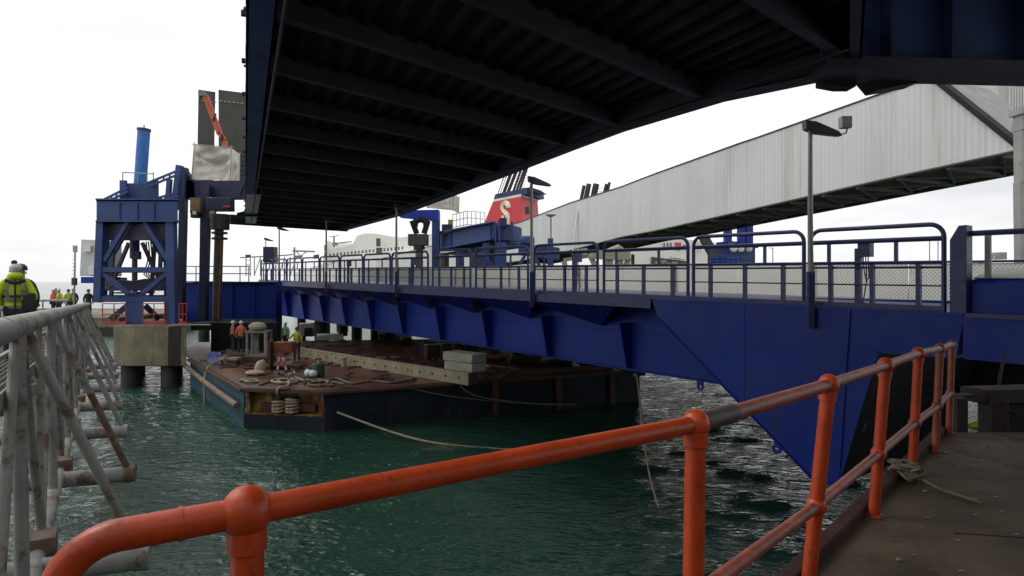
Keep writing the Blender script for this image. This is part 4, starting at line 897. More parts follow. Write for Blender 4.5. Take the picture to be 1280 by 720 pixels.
for i, (u, v, w_, h_, m, lb_) in enumerate((
    (541, 447, .9, .55, 'timber', 'small open dark crate behind the pale timber baulks'), (558, 446, .8, .6, 'timber', 'dark wooden crate left of centre behind the pale baulks'),
    (572, 446, .8, .6, 'rust', 'rusty box in the row behind the pale timber baulks'), (586, 446, .7, .55, 'timber', 'dark box nearest the bridge fin behind the pale baulks'))):
    t = thing('crate', lb_, 'crate', BZ(u, 38, 0), 'crates behind the timber baulks on the barge')
    MB().box(BZ(u, 38, .35+h_/2), w_, .8, h_, rz=.4).build('body', m, t, bevel=.015); MB().bar(BZ(u, 38, .35+h_)+V(-w_/2, -.36, 0), BZ(u, 38, .35+h_)+V(w_/2, -.1, 0), .1, .06).build('top_batten', 'offwhite_timber', t)
    MB().box(BZ(u, 38, .175), w_, .7, .33, rz=.4).build('bearer', 'timber', t)
pm = thing('pump_head', 'small pale valve head standing on the barge behind the crates', 'valve', BZ(554, 41, 0))
MB().cyl(BZ(554, 41, 0), BZ(554, 41, 1.0), .12, 10).build('stem', 'offwhite_timber', pm); MB().box(BZ(554, 41, 1.05), .55, .3, .22).build('head', 'cream', pm)
# hatch that the orange worker stands on, frames and trestle
tag(MB().prism([BZ(283, 37.2), BZ(313, 37.0), BZ(313, 39.6), BZ(283, 39.8)], (0, 0, .42)).build('deck_hatch', 'rust', None, bevel=.03), 'low rusty hatch box on the barge under the workers in orange', 'hatch')
fr = thing('frame_stand', 'grey open steel frame cabinet standing on the barge deck', 'frame', BZ(324, 37.5, 0))
for du in (-.55, .55):
    for dy in (-.35, .35): MB().bar(BZ(324, 37, .3)+V(du, dy, 0), BZ(324, 37, 1.75)+V(du, dy, 0), .13, .13, (0, 1, 0)).build('post', 'grey_paint', fr)
for h in (.36, 1.72): MB().box(BZ(324, 37, h), 1.25, .85, .12).build('shelf', 'grey_paint', fr)
MB().box(BZ(324, 37, 1.0)+V(-.25, .2, 0), .3, .1, 1.3).build('side_panel', 'grey_paint', fr); MB().prism([BZ(324, 37, .9)+V(.42, -.37, -.5), BZ(324, 37, .9)+V(.62, -.37, -.5), BZ(324, 37, .9)+V(.62, -.37, .75), BZ(324, 37, .9)+V(.42, -.37, .75)], (0, .05, 0)).build('side_panel', 'offwhite_timber', fr)
MB().box(BZ(324, 37, .15), 1.5, 1.1, .3).build('base', 'rust', fr)
mw = MB(); mw.ball(BZ(322, 37, 2.0), .55, .4, .28, 10, 6); mw.box(BZ(318, 37, 1.95), .4, .5, .3, rz=.4); tag(mw.build('winch_motor', 'cream'), 'dirty cream winch motor sitting on the grey frame cabinet', 'winch')
tr = thing('orange_trestle', 'orange brown steel box on a trestle with red and white striped legs', 'trestle', BZ(356, 34, 0))
MB().box(BZ(356, 34, 1.15), 1.0, .7, .52).build('box', 'orange_rust', tr, bevel=.02)
MB().box(BZ(338.5, 33.6, .75), .12, .5, 1.5).build('side_plate', 'rust', tr)
MB().box(BZ(352, 34.2, .12), 2.2, 1.0, .1).build('skid', 'rust', tr)
for (a, b) in ((350, 347), (352, 358)):
    for k in range(4): MB().cyl(lerp(BZ(a, 33.4, .9), BZ(b, 33.3, .02), k/4), lerp(BZ(a, 33.4, .9), BZ(b, 33.3, .02), (k+1)/4), .055, 8).build('striped_leg', 'red' if k % 2 == 0 else 'tarp', tr)
sk = MB(); sk.ball(BP(325, 463, .18), .28, .3, .5, 12, 8); sk.ball(BP(319, 466, .12), .5, .3, .14, 12, 6); sk.ball(BP(328, 458, .35), .2, .2, .35, 10, 6)
tag(sk.build('canvas_bag', 'cream'), 'slumped cream canvas bag on the rusty barge deck beside the trestle', 'bag')
bl = MB(); sheet(bl, BZ(259, 36, .05), BZ(277, 35.6, .05), BZ(276, 36.4, .6), BZ(261, 36.8, .55), 10, .2, 1.0); tag(bl.build('plastic_sheet', 'tarp_blue'), 'crumpled blue plastic sheet at the left corner of the barge deck', 'sheet')
dr = thing('green_drum', 'dark green drum with a brass valve on the barge deck', 'drum', BP(398, 470))
p = BP(398, 470); MB().cyl(p, p+V(0, 0, .62), .3, 16).build('body', 'green_drum', dr, bevel=.03); MB().cyl(p+V(0, 0, .62), p+V(0, 0, .8), .08, 8).build('valve', 'yellow', dr); MB().cyl(p+V(-.14, 0, .84), p+V(.14, 0, .84), .05, 8).build('valve_wheel', 'rust', dr)
p = BP(390, 467, .18); bt = thing('gas_bottle', 'white and blue gas bottle lying on the barge deck against the green drum', 'gas bottle', p)
MB().tube([p+V(-.4, .3, 0), p+V(-.3, .22, 0), p+V(.15, -.12, 0), p+V(.25, -.2, 0)], [.1, .18, .18, .08], 14).build('body', 'cabin', bt); MB().cyl(p+V(-.08, .055, 0), p+V(.0, -.005, 0), .186, 14).build('blue_band', 'cyl_blue', bt)
p = BP(430, 458); bo = thing('deck_bollard', 'small pale bollard standing alone on the barge deck by the girder', 'bollard', p); MB().cyl(p, p+V(0, 0, .42), .14, 14).build('stem', 'offwhite_timber', bo); MB().cyl(p+V(0, 0, .42), p+V(0, 0, .5), .19, 14).build('cap', 'offwhite_timber', bo)
# loose bars and planks on deck
loose = [((379, 455), (386, 466), .05, 'grey_steel', 'thin grey pipe leaning beside the gas bottle on the barge'), ((361, 458), (369, 466), .04, 'offwhite_timber', 'pale stick lying by the striped trestle legs'),
         ((470, 447), (500, 446), .07, 'offwhite_timber', 'pale plank lying on the barge deck behind the girder'), ((600, 455), (650, 461), .09, 'rust', 'brown beam lying along the right barge deck'),
         ((596, 452), (612, 458), .08, 'cream', 'short pale brown bar lying crosswise on the right barge deck'), ((640, 449), (700, 455), .1, 'timber', 'dark timber lying on the right barge deck under the bridge')]
for (a, b, r, m, lb_) in loose: tag(MB().bar(BP(*a, r/2+.01), BP(*b, r/2+.01), r*1.5, r).build('loose_bar', m), lb_, 'bar')
for i, (u, v, su, m) in enumerate(((622, 447, 1.2, 'cream'), (660, 450, 1.6, 'rust'), (700, 455, 1.5, 'timber'), (735, 459, 1.0, 'rust'))):
    lb_ = ('low cream pallet on the far right of the barge deck', 'rusty steel skid on the barge deck under the bridge web', 'dark timber pallet on the barge deck below a web fin', 'rusty block near the right end of the barge deck')[i]
    t = thing('pallet', lb_, 'pallet', BP(u, v)); p = BP(u, v)
    for k in range(3): MB().box(p+V(0, .3*k-.3, .08), su, .1, .14, rz=.4).build('runner', m, t)
    MB().box(p+V(0, 0, .19), su, .9, .06, rz=.4).build('top_board', m, t)
rs = random.Random(9)
def spl(pts, k=6):
    n = len(pts); pts = [Vector(p) for p in pts]; sm = []
    for i in range(n-1):
        p0, p1, p2, p3 = pts[max(i-1, 0)], pts[i], pts[i+1], pts[min(i+2, n-1)]
        for j in range(k):
            t = j/k; sm.append(.5*((2*p1)+(p2-p0)*t+(2*p0-5*p1+4*p2-p3)*t*t+(3*p1-p0-3*p2+p3)*t**3))
    return sm+[pts[-1]]
def rope(pts, r, label, m='rope', name='rope'): return tag(MB().tube(spl(pts), r, 8).build(name, m), label, 'rope')
lo = [BP(350+14*math.cos(a)+i*.6, 476+2.5*math.sin(a), .06) for i, a in enumerate([.5*i for i in range(26)])]
lo += [BP(366, 470, .15), BP(367, 467, .45), BP(362, 468, .45), BP(361, 474, .1), BP(360, 482, .06), C+ca*1.7+V(0, -.05, .05), dn(C+ca*1.65+inn*-.08, BD-.2), dn(C+ca*1.6+inn*.2, .9)]
rope(lo, .055, 'loop of pale mooring rope on the barge deck running down over the yellow pocket')
rope([BP(382, 474, .05), BP(400, 477, .05), BP(420, 473, .05), BP(440, 479, .05), BP(465, 476, .05), BP(490, 478, .05), BP(520, 473, .05)], .05, 'dark rope lying loosely along the barge deck edge', 'rope_dark')
rope([BP(380, 479, .05), BP(395, 474, .05), BP(410, 478, .05), BP(400, 482, .05), BP(385, 480, .05), BP(405, 476, .05), BP(430, 480, .05)], .05, 'tangle of dark rope on the barge deck near the mooring pocket', 'rope_dark')
rope([BP(300, 476, .04), BP(306, 474, .12), BP(312, 476, .05), BP(318, 474, .12), BP(323, 477, .04), BP(310, 477, .08), BP(302, 474, .06)], .04, 'small heap of white rope at the left corner of the barge deck')
q0 = lerp(D, C, .33)
rope([BZ(287, 36, .4), BZ(280, 35.5, .5), lerp(D, C, .35)+V(.8, .6, .35), lerp(D, C, .4)+V(.1, 0, .12), dn(lerp(D, C, .44), .8)+V(-.2, -.15, 0), dn(lerp(D, C, .47), .1)+V(-.25, -.2, 0), dn(lerp(D, C, .47), -.9)+V(-.25, -.2, 0)], .05, 'pale rope hanging over the teal side of the barge into the water')
t = thing('rope_stand', 'low rusty stand with pale rope over it at the left barge edge', 'stand', BZ(287, 35.6, 0)); MB().box(BZ(287, 35.8, .3), 1.1, .6, .12).build('top', 'cream', t)
for q in (-.45, .45): MB().bar(BZ(287, 35.8, 0)+V(q, 0, 0), BZ(287, 35.8, .26)+V(q, 0, 0), .1, .1, (0, 1, 0)).build('leg', 'rust', t)
rope([A+V(.6, -.1, -.9), V(-5.0, 26.2, -.2), V(-3.0, 25.2, -.42), V(-.5, 24.6, -.5), V(2.0, 24.4, -.54), V(5.5, 24.5, -.6)], .045, 'slack pale mooring rope drooping across the dark water in front of the barge')
rope([AB(6.0, -.1, 0), AB(6.3, -.18, -.4), AB(7.2, -.3, -.8), AB(9.5, -.9, -1.15), AB(11.5, -1.4, -1.25)], .04, 'dark rope hanging in a curve down the blue barge side', 'rope_dark')
rope([AB(3.5, -.08, -.05), AB(5, -.12, -.5), AB(7, -.16, -.9), AB(9, -.2, -1.2)], .03, 'thin dark rope slanting down the blue barge side', 'rope_dark')
rope([LP(792, 470, 1.6), V(P(797, 520, 24).x, 24, 2.2), V(P(803, 600, 21).x, 20, .0), V(P(808, 690, 19).x, 15.5, -.8)], .028, 'thin pale line hanging straight down from the bridge web into the water')

# litter of scrap, chain, off-cuts and rope ends all over the deck
db = MB(); rd = random.Random(21)
def inside(p):
    q = [C, A, B, E, V(-26, 48, BD), D]; c_ = False
    for i in range(len(q)):
        a_, b_ = q[i], q[i-1]
        if (a_.y > p.y) != (b_.y > p.y) and p.x < (b_.x-a_.x)*(p.y-a_.y)/(b_.y-a_.y)+a_.x: c_ = not c_
    return c_
k = 0
while k < 330:
    p = V(rd.uniform(-20, 6), rd.uniform(27.5, 50), BD)
    if not inside(p): continue
    k += 1; a_ = rd.uniform(0, 3.14); t_ = rd.random(); dv = V(math.cos(a_), math.sin(a_), 0)
    if t_ < .35: db.bar(p+V(0, 0, .03), p+dv*rd.uniform(.2, 1.1)+V(0, 0, rd.uniform(.03, .08)), rd.uniform(.03, .1), .05)
    elif t_ < .6: db.box(p+V(0, 0, .03), rd.uniform(.1, .5), rd.uniform(.1, .4), rd.uniform(.02, .12), rz=a_)
    elif t_ < .85: db.tube([p+V(.25*rd.uniform(-1, 1)*i*.35+dv.x*.16*i, dv.y*.16*i, .02+.02*(i % 2)) for i in range(6)], rd.uniform(.015, .035), 5)
    else: db.ball(p+V(0, 0, .05), rd.uniform(.06, .16), rd.uniform(.06, .16), rd.uniform(.04, .1), 7, 5)
tag(db.build('deck_debris', 'rust'), 'rusty scrap and off-cuts littering the barge deck', 'debris', kind='stuff')
# ================================================================ right hand lifting gear beyond the deck
def W(u, v, Z=70): return P(u, v, Z)
lg = thing('lifting_gear', 'blue box girder lifting gear with platform railing behind the middle of the bridge', 'lifting gear', W(600, 345))
Zl, Zr = 77, 68
g0, g1 = P(548, 291, Zl), P(617, 278, Zr); g0b, g1b = P(548, 312, Zl), P(617, 299, Zr); bk2 = V(2.5, 4.5, 0)
MB().prism([g0b, g1b, g1, g0], bk2).build('box_girder', 'blue_old', lg)
for a, b in ((g0, g1), (g0b, g1b)): MB().bar(a+V(0, -.2, 0), b+V(0, -.2, 0), .7, .15).build('girder_flange', 'blue_old', lg)
for t in (.25, .95): MB().bar(lerp(g0b, g1b, t)+V(0, -.15, 0), lerp(g0, g1, t)+V(0, -.15, 0), .16, .1, (0, 1, 0)).build('girder_stiffener', 'blue_old', lg)
eb2 = MB(); eb2.prism([P(622, 300, 67.5), P(641, 301, 67), P(641, 281, 67), P(622, 279, 67.5)], (1, 4, 0)); eb2.build('end_block', 'blue_old', lg, bevel=.05)
for u in (619, 624, 640): MB().bar(P(u, 302, 67), P(u, 277 if u != 624 else 275, 67), .25, .3, (0, 1, 0)).build('end_post', 'blue_old', lg)
MB().box(P(629, 278, 67.2), .75, .6, .9).build('end_cap', 'blue_dark', lg)
MB().prism([P(556, 316, Zl), P(640, 302, 67), P(664, 308, 66), P(664, 310, 66), P(640, 304.5, 67), P(556, 318, Zl)], (2.5, 5, 0)).build('lower_flange', 'blue_old', lg)
for (u, v0, v1, Z, w_) in ((545, 345, 266, 76, .9), (608, 345, 304, 68.5, .8), (626, 345, 303, 67.3, 1.2), (575, 345, 312, 73, .9)): MB().bar(P(u, v0, Z), P(u, v1, Z), w_, .8, (0, 1, 0)).build('leg', 'blue_old', lg)
MB().prism([P(588, 343, 70), P(614, 345, 68.6), P(614, 312, 68.6), P(588, 316, 70)], (1.5, 3, 0)).build('side_plate', 'blue_dark', lg)
MB().bar(P(604, 318, 68), P(617, 334, 68), .35, .3, (0, 1, 0)).build('brace', 'blue_old', lg); MB().bar(P(598, 330, 68.2), P(604, 318, 68), .35, .3, (0, 1, 0)).build('brace', 'blue_old', lg)
MB().prism([P(690, 324, 65), P(648, 319, 66), P(648, 306, 66), P(690, 308, 65)], (1, 3, 0)).build('outer_box', 'blue_old', lg)
for (a, b) in (((650, 330), (656, 320)), ((668, 320), (676, 336))): MB().bar(P(*a, 65.5), P(*b, 65.5), .35, .3, (0, 1, 0)).build('brace', 'blue_old', lg)
MB().box(P(659, 301, 66), 1.5, 1.3, 1.0).build('motor_cover', 'blue_old', lg, bevel=.3)
m_ = MB()
pf = [P(566, 280, 74), P(584, 276, 72), P(606, 278, 70)]; 
for h in (0, .75, 1.5): m_.tube([p+V(0, 0, h-.4) for p in pf], .045, 6)
for t in (0, .25, .5, .75, 1): 
    for a, b in ((pf[0], pf[1]), (pf[1], pf[2])): p = lerp(a, b, t); m_.cyl(p+V(0, 0, -.5), p+V(0, 0, 1.1), .04, 6)
m_.build('platform_rail', 'lamp', lg)
MB().prism([P(556, 291, 75), P(606, 283, 70), P(606, 280, 70), P(556, 288, 75)], (1, 3, 0)).build('platform_floor', 'truss', lg)
MB().box(P(563, 279, 75.5), .5, .5, .8).build('yellow_motor', 'yellow', lg); MB().box(P(559, 287, 75.5), 1.2, .8, 1.2).build('motor_base', 'blue_dark', lg)
rm2 = thing('lifting_ram', 'dark lifting ram with forked hanger under the right end of the upper ramp', 'hydraulic ram', P(524, 345, 70))
MB().prism([P(499, 271, 70), P(548, 276, 70), P(548, 262, 70), P(499, 263, 70)], (0, 1.5, 0)).build('hanger_beam', 'blue', rm2)
for (a, b, c, d) in ((515, 276, 521, 292), (535, 276, 530, 292)): MB().bar(P(a, b, 70), P(c, d, 70), .55, .5, (0, 1, 0)).build('hanger_arm', 'soffit', rm2)
m_ = MB(); m_.tube([P(518.5, 283, 70), P(519.5, 277, 70), P(526, 274, 70), P(532, 277, 70), P(533, 283, 70)], .35, 8); m_.build('hanger_fork', 'soffit', rm2)
MB().box(P(523, 300, 70), 2.1, 1.3, 1.25).build('cross_head', 'lamp_head', rm2, bevel=.05); MB().cyl(P(524, 306, 70), P(524, 350, 70), .42, 14).build('rod', 'ram', rm2); MB().cyl(P(524, 306, 70), P(524, 312, 70), .62, 14).build('collar', 'black', rm2)
MB().cyl(P(555, 316, 75), P(555, 348, 75), .6, 14).build('support_column', 'ram', lg)
sc2 = thing('scaffold_screen', 'cream sheeted scaffold box at the far right corner of the upper ramp', 'scaffold', P(555, 262, 74))
m_ = MB(); a, b, c, d = P(534, 260, 74), P(566, 263, 73), P(567, 242, 73), P(534, 240, 74); sheet(m_, a, b, c, d, 16, .2, 2.2); sheet(m_, b, b+V(.4, 3, 0), c+V(.4, 3, 0), c, 8, .15, 1); m_.build('sheeting', 'tarp', sc2)
m_ = MB(); [m_.cyl(p, q, .06, 6) for p, q in ((a, d), (b, c), (b+V(.4, 3, 0), c+V(.4, 3, 0)))]; m_.build('scaffold_pole', 'grey_steel', sc2)
# lamp with round head beyond, seen above the rail
fl_ = thing('yard_lamp', 'slim lamp with a flat white round head in front of the grey covered gangway', 'lamp post', P(688, 345, 60))
MB().cyl(P(688.5, 345, 60), P(688.5, 271, 60), .09, 10).build('pole', 'lamp', fl_); MB().cyl(P(688.5, 271, 60), P(688.5, 268.5, 60), .2, 14, .55).build('lamp_head', 'white', fl_); MB().bar(P(688, 345, 59.8), P(688, 298, 59.8), .5, .4, (0, 1, 0)).build('blue_casing', 'blue_rail', fl_)
# ================================================================ covered passenger gangway
def clad_material():
    m = mat('grey_profiled_cladding', (.55, .565, .545), .55, var=.07, vscale=.12, stain=(.45, .445, .40), stain_amt=.42, stain_scale=.35, streak=.08)
    nt = m.node_tree; b = nt.nodes['Principled BSDF']; lk = b.inputs['Base Color'].links[0].from_socket
    tc = nt.nodes.new('ShaderNodeTexCoord'); x = dot_node(nt, tc.outputs['Object'], tuple(CW_D))
    f1 = math_node(nt, 'FRACT', math_node(nt, 'MULTIPLY', x, 1/1.9)); seam = math_node(nt, 'LESS_THAN', f1, .035)
    id_ = math_node(nt, 'FLOOR', math_node(nt, 'MULTIPLY', x, 1/1.9))
    wn = nt.nodes.new('ShaderNodeTexWhiteNoise'); wn.noise_dimensions = '1D'; nt.links.new(id_, wn.inputs['W'])
    k = math_node(nt, 'MULTIPLY_ADD', wn.outputs['Value'], .07, .95)
    k = math_node(nt, 'MULTIPLY', k, math_node(nt, 'MULTIPLY_ADD', seam, -.13, 1))
    vm = nt.nodes.new('ShaderNodeVectorMath'); vm.operation = 'SCALE'; nt.links.new(lk, vm.inputs[0]); nt.links.new(k, vm.inputs['Scale'])
    nt.links.new(vm.outputs['Vector'], b.inputs['Base Color'])
    rib = math_node(nt, 'SINE', math_node(nt, 'MULTIPLY', x, 2*math.pi/.38)); bp = nt.nodes.new('ShaderNodeBump'); bp.inputs['Strength'].default_value = .16; bp.inputs['Distance'].default_value = .05
    nt.links.new(rib, bp.inputs['Height']); nt.links.new(bp.outputs['Normal'], b.inputs['Normal']); return m
SB = [P(1270, 188, 38), P(1100, 225, 45), P(945, 260, 55.5), P(820, 288, 67), P(777, 296, 74), P(712, 313, 85), P(650, 326, 101), P(560, 336, 132), P(470, 345, 180)]
ST = [P(1270, 180, 38), P(1168, 97, 42), P(1100, 118, 45), P(924, 179, 57), P(820, 217, 67), P(712, 254, 85), P(650, 278, 101), P(560, 302, 132), P(470, 325, 180)]
CW_D = (SB[6]-SB[0]); CW_D.z = 0; CW_D.normalize(); CW_N = V(-CW_D.y, CW_D.x, 0); CW_N = CW_N if CW_N.y > 0 else -CW_N
CW_N = V(.9, .42, 0).normalized()
M['clad'] = clad_material()
cw = thing('covered_gangway', 'long light grey clad passenger gangway sloping down behind the bridge', 'gangway', P(900, 260, 60))
# wall in straight lengths between stations
def topat(p):
    for a, b in zip(ST, ST[1:]):
        if a.y <= p.y <= b.y: return lerp(a, b, (p.y-a.y)/(b.y-a.y)).z
    return ST[-1].z
st_ = sorted(set([p.y for p in SB]+[p.y for p in ST]))
def ev(L, y, f=lambda p: p):
    for a, b in zip(L, L[1:]):
        if a.y <= y <= b.y: return lerp(a, b, (y-a.y)/max(1e-6, b.y-a.y))
    return Vector(L[-1])
wl = MB(); so_ = MB(); rf = MB(); fw = MB()
WD = 6.3
bot = [ev(SB, y) for y in st_]; top = [V(b.x, b.y, ev(ST, b.y).z) for b in bot]
n = len(bot)
wl.add(bot+top, [(i, i+1, n+i+1, n+i) for i in range(n-1)]); wl.build('cladding_wall', 'clad', cw)
so_.add(bot+[b+CW_N*WD for b in bot], [(i, i+1, n+i+1, n+i) for i in range(n-1)]); so_.build('floor_soffit', 'truss', cw)
rf.add([t+V(0, 0, .02) for t in top]+[t+CW_N*WD+V(0, 0, .02) for t in top], [(i, i+1, n+i+1, n+i) for i in range(n-1)]); rf.build('roof', 'grey_steel', cw)
fw.add([b+CW_N*WD for b in bot]+[t+CW_N*WD for t in top], [(i, i+1, n+i+1, n+i) for i in range(n-1)]); fw.build('far_wall', 'clad', cw)
MB().tube([t+V(0, -.06, .03) for t in top[1:]], .07, 6).build('eaves_trim', 'truss', cw); MB().tube([b+V(0, -.05, -.05) for b in bot], .1, 6).build('sill_trim', 'truss', cw)
for k in range(24):
    y0 = 38.5+2.7*k; a, b = ev(SB, y0), ev(SB, y0+2.7); dz = V(0, 0, -.18)
    MB().bar(a+dz, a+CW_N*WD+dz, .22, .25).build('floor_beam', 'truss', cw)
    MB().bar(a+dz*1.2, b+CW_N*WD+dz*1.2, .14, .14).build('floor_brace', 'truss', cw); MB().bar(a+CW_N*WD+dz*1.3, b+dz*1.3, .14, .14).build('floor_brace', 'truss', cw)
    MB().bar(a+CW_N*WD+dz, b+CW_N*WD+dz, .3, .3).build('edge_beam', 'truss', cw)
MB().bar(P(1167, 96, 41.8), P(1272, 180, 37.6), .3, .42, (0, 1, 0)).build('gable_gutter', 'black', cw)
MB().cyl(P(716, 318, 83), P(722, 262, 83), .11, 8).build('drain_pipe', 'white', cw)
eb3 = thing('terminal_wing', 'light grey clad terminal wing behind the high end of the covered gangway', 'building', P(1260, 170, 50))
MB().prism([P(1206, 180, 50), P(1320, 180, 49), P(1320, 60, 49), P(1204, 60, 50)], (4, 8, 0)).build('wall', 'clad', eb3); 
for i in range(9): MB().bar(P(1262+i*3.4, 180, 49.1), P(1262+i*3.4, 60, 49.1), .07, .08, (0, 1, 0)).build('wall_rib', 'cabin', eb3)
MB().bar(P(1180, 92, 45), P(1206, 128, 45), .5, .3).build('roof_gutter', 'cabin', eb3); MB().bar(P(1196, 118, 44.6), P(1206, 112, 44.6), .12, .12).build('gutter_bracket', 'lamp', eb3)
tcn = thing('support_column', 'grey steel column carrying the high end of the covered gangway at the right edge', 'column', P(1277, 380, 36))
MB().bar(P(1279, 430, 36), P(1276, 228, 36), .5, .5, (0, 1, 0)).build('shaft', 'grey_steel', tcn); MB().bar(P(1278, 228, 36), P(1277, 135, 36), .5, .6, (0, 1, 0)).build('head_shaft', 'grey_steel', tcn)
MB().box(P(1280, 140, 36), 1.0, 1.0, .4).build('bracket', 'grey_steel', tcn); MB().box(P(1280, 158, 36), .8, .8, .5).build('bracket', 'grey_steel', tcn)
# beige support bogie under the gangway
bo = thing('gangway_bogie', 'beige steel support bogie under the low end of the covered gangway', 'support frame', P(745, 340, 66))
MB().prism([P(704, 327, 70), P(746, 320, 66), P(746, 316, 66), P(704, 323, 70)], (.2, .5, 0)).build('long_beam', 'beige', bo)
MB().bar(P(738, 318, 66), P(787, 320, 66), 1.0, .9).build('cross_beam', 'beige', bo); MB().prism([P(716, 322, 69), P(733, 319, 67), P(733, 310, 67), P(716, 313, 69)], (.2, .5, 0)).build('ribbed_box', 'beige', bo)
for u in (718, 723, 728, 733): MB().bar(P(u, 323, 67.5), P(u, 310, 67.5), .12, .12, (0, 1, 0)).build('box_rib', 'beige', bo)
for (a, b) in (((738, 320), (745, 335)), ((763, 322), (762, 340)), ((775, 322), (776, 340)), ((786, 322), (782, 334)), ((705, 326), (708, 340)), ((757, 322), (757, 340))): MB().bar(P(*a, 66), P(*b, 66), .5, .5, (0, 1, 0)).build('leg', 'beige', bo)
MB().bar(P(791, 345, 66), P(791, 318, 66), .3, .3, (0, 1, 0)).build('striped_post', 'black', bo); MB().tube([P(779, 320, 66.5), P(778, 313, 66.5), P(773, 309, 66.5), P(766, 312, 66.5), P(757, 316, 66.5)], .3, 8).build('curved_guide', 'beige', bo)
# ================================================================ ferry with red funnel
fe = thing('ferry', 'white ferry with a red funnel carrying a cream S behind the blue lifting gear', 'ferry', P(560, 350, 190))
def sweep(us, name, m, par, depth):
    """ship side: list of (u, vtop, vbottom, Z) stations"""
    bt_ = [P(u, vb, Z) for u, vt, vb, Z in us]; tp2 = [V(b.x, b.y, P(u, vt, Z).z) for b, (u, vt, vb, Z) in zip(bt_, us)]
    dpt = Vector(depth); n = len(bt_); mb_ = MB(); vs = bt_+tp2+[t+dpt for t in tp2]+[b+dpt for b in bt_]
    fs = []
    for i in range(n-1):
        for k in range(3): fs.append((k*n+i, k*n+i+1, (k+1)*n+i+1, (k+1)*n+i))
    fs += [(0, n, 2*n, 3*n), (n-1, 2*n-1, 3*n-1, 4*n-1)]
    return mb_.add(vs, fs).build(name, m, par)
sweep([(368, 341, 372, 290), (412, 327, 376, 260), (470, 318, 380, 235), (545, 310, 385, 215), (640, 300, 390, 195)], 'hull', 'white', fe, (14, 16, 0))
sweep([(404, 324, 330, 262), (408, 303, 330, 261), (412, 303, 330, 260)], 'bridge_house', 'white', fe, (8, 10, 0))
sweep([(412, 312, 328, 259), (438, 306, 326, 250), (441, 305, 326, 249)], 'upper_deck', 'white', fe, (10, 12, 0))
sweep([(441, 305, 325, 248.8), (446, 295, 322, 247), (456, 291.5, 322, 244), (470, 292, 320, 240), (485, 295, 318, 236), (500, 297, 316, 232), (560, 290, 314, 216)], 'dome_house', 'white', fe, (10, 12, 0))
for i in range(22):
    t = i/21; u = 408+t*95; v = 319-t*9.0; Z = 258-t*30; a = P(u, v, Z-1.2); MB().box(a, .55, .3, 1.1).build('window', 'ship_window', fe)
for (u, v, w_, h_, Z) in ((473, 303, 1.6, 3.0, 236), (474, 313, 2.2, 2.0, 236), (394, 321, 1.2, 1.6, 264), (397, 320.6, 1.2, 1.6, 263), (407, 310, 1.0, 2.4, 259), (407, 318, 1.0, 2.0, 259)): MB().box(P(u, v, Z-1.3), w_, .3, h_).build('window', 'ship_window', fe)
m_ = MB(); m_.cyl(P(417.5, 309, 256), P(417.5, 295, 256), .35, 6); m_.bar(P(412, 296, 256), P(424, 294.5, 256), .3, .3); m_.bar(P(406, 301, 256), P(414, 303, 256), .25, .25); m_.box(P(419, 305, 256), 2.0, 1, 1.2); m_.build('radar_mast', 'grey_steel', fe)
m_ = MB(); m_.tube([P(420, 304, 250), P(440, 302, 248)], .25, 6); m_.build('deck_rail', 'grey_steel', fe)
# funnel: tapered red body with white and navy bands
ZF_ = 170
fdep = V(5.0, 11, 0)
def fun(l0, r0, v0, l1, r1, v1, m, name, par, tilt0=0.0, tilt1=0.0, e=0.0, gx=1.0):
    def fp(u, v):
        # on the flat side of the funnel: a vertical plane receding to the left
        a_, b_ = P(602, 290, ZF_+4), P(653, 290, ZF_-4); r = (u-640)/F; dx, dy = b_.x-a_.x, b_.y-a_.y
        t = (r*a_.y-a_.x)/(dx-r*dy); return P(u, v, a_.y+dy*t)
    a, b, c, d = fp(l0, v0+tilt0), fp(r0, v0), fp(r1, v1), fp(l1, v1+tilt1)
    k0, k1 = fdep*gx, fdep*gx*.93
    return MB().add([a, b, c, d, a+k0, b+k0, c+k1, d+k1], [(0, 1, 2, 3), (5, 4, 7, 6), (1, 5, 6, 2), (4, 0, 3, 7), (3, 2, 6, 7), (4, 5, 1, 0)]).build(name, m, par)
fr_ = fun(602, 653, 287, 616, 651.5, 245.5, 'ship_red', 'funnel', fe, 0, 7.0)
fun(616, 651.5, 245.3, 617, 651.3, 242.3, 'white', 'funnel_white_band', fr_, 7, 7)
fun(617, 659, 242.2, 619, 659, 234.5, 'ship_navy', 'funnel_navy_top', fr_, 7, 8.2)
mfin = MB(); mfin.prism([P(655, 240, ZF_-4), P(676, 238, ZF_-6), P(664, 234, ZF_-5), P(652, 235, ZF_-4)], V(2, 8, 0)); mfin.build('funnel_fin', 'ship_navy', fr_)
MB().prism([P(656, 268, ZF_-1.5), P(662, 268, ZF_+2), P(661.3, 258, ZF_+2), P(655.5, 259, ZF_-1.5)], V(.35, -.2, 0)).build('funnel_louvre', 'rust', fr_)
def ribbon(pts, w, t, name, m, par):
    pts = [Vector(p) for p in pts]; mb_ = MB(); vs, fs = [], []; n = len(pts); tv = Vector(t)
    for i in range(n):
        d = (pts[min(i+1, n-1)]-pts[max(i-1, 0)]).normalized(); s = d.cross(tv).normalized()*(w[i] if isinstance(w, list) else w)/2
        vs += [pts[i]+s, pts[i]-s, pts[i]+s+tv, pts[i]-s+tv]
    for i in range(n-1):
        a, b = 4*i, 4*i+4; fs += [(a, a+1, b+1, b), (a+2, b+2, b+3, a+3), (a, b, b+2, a+2), (a+1, a+3, b+3, b+1)]
    fs += [(0, 2, 3, 1), (4*n-4, 4*n-3, 4*n-1, 4*n-2)]
    return mb_.add(vs, fs).build(name, m, par)
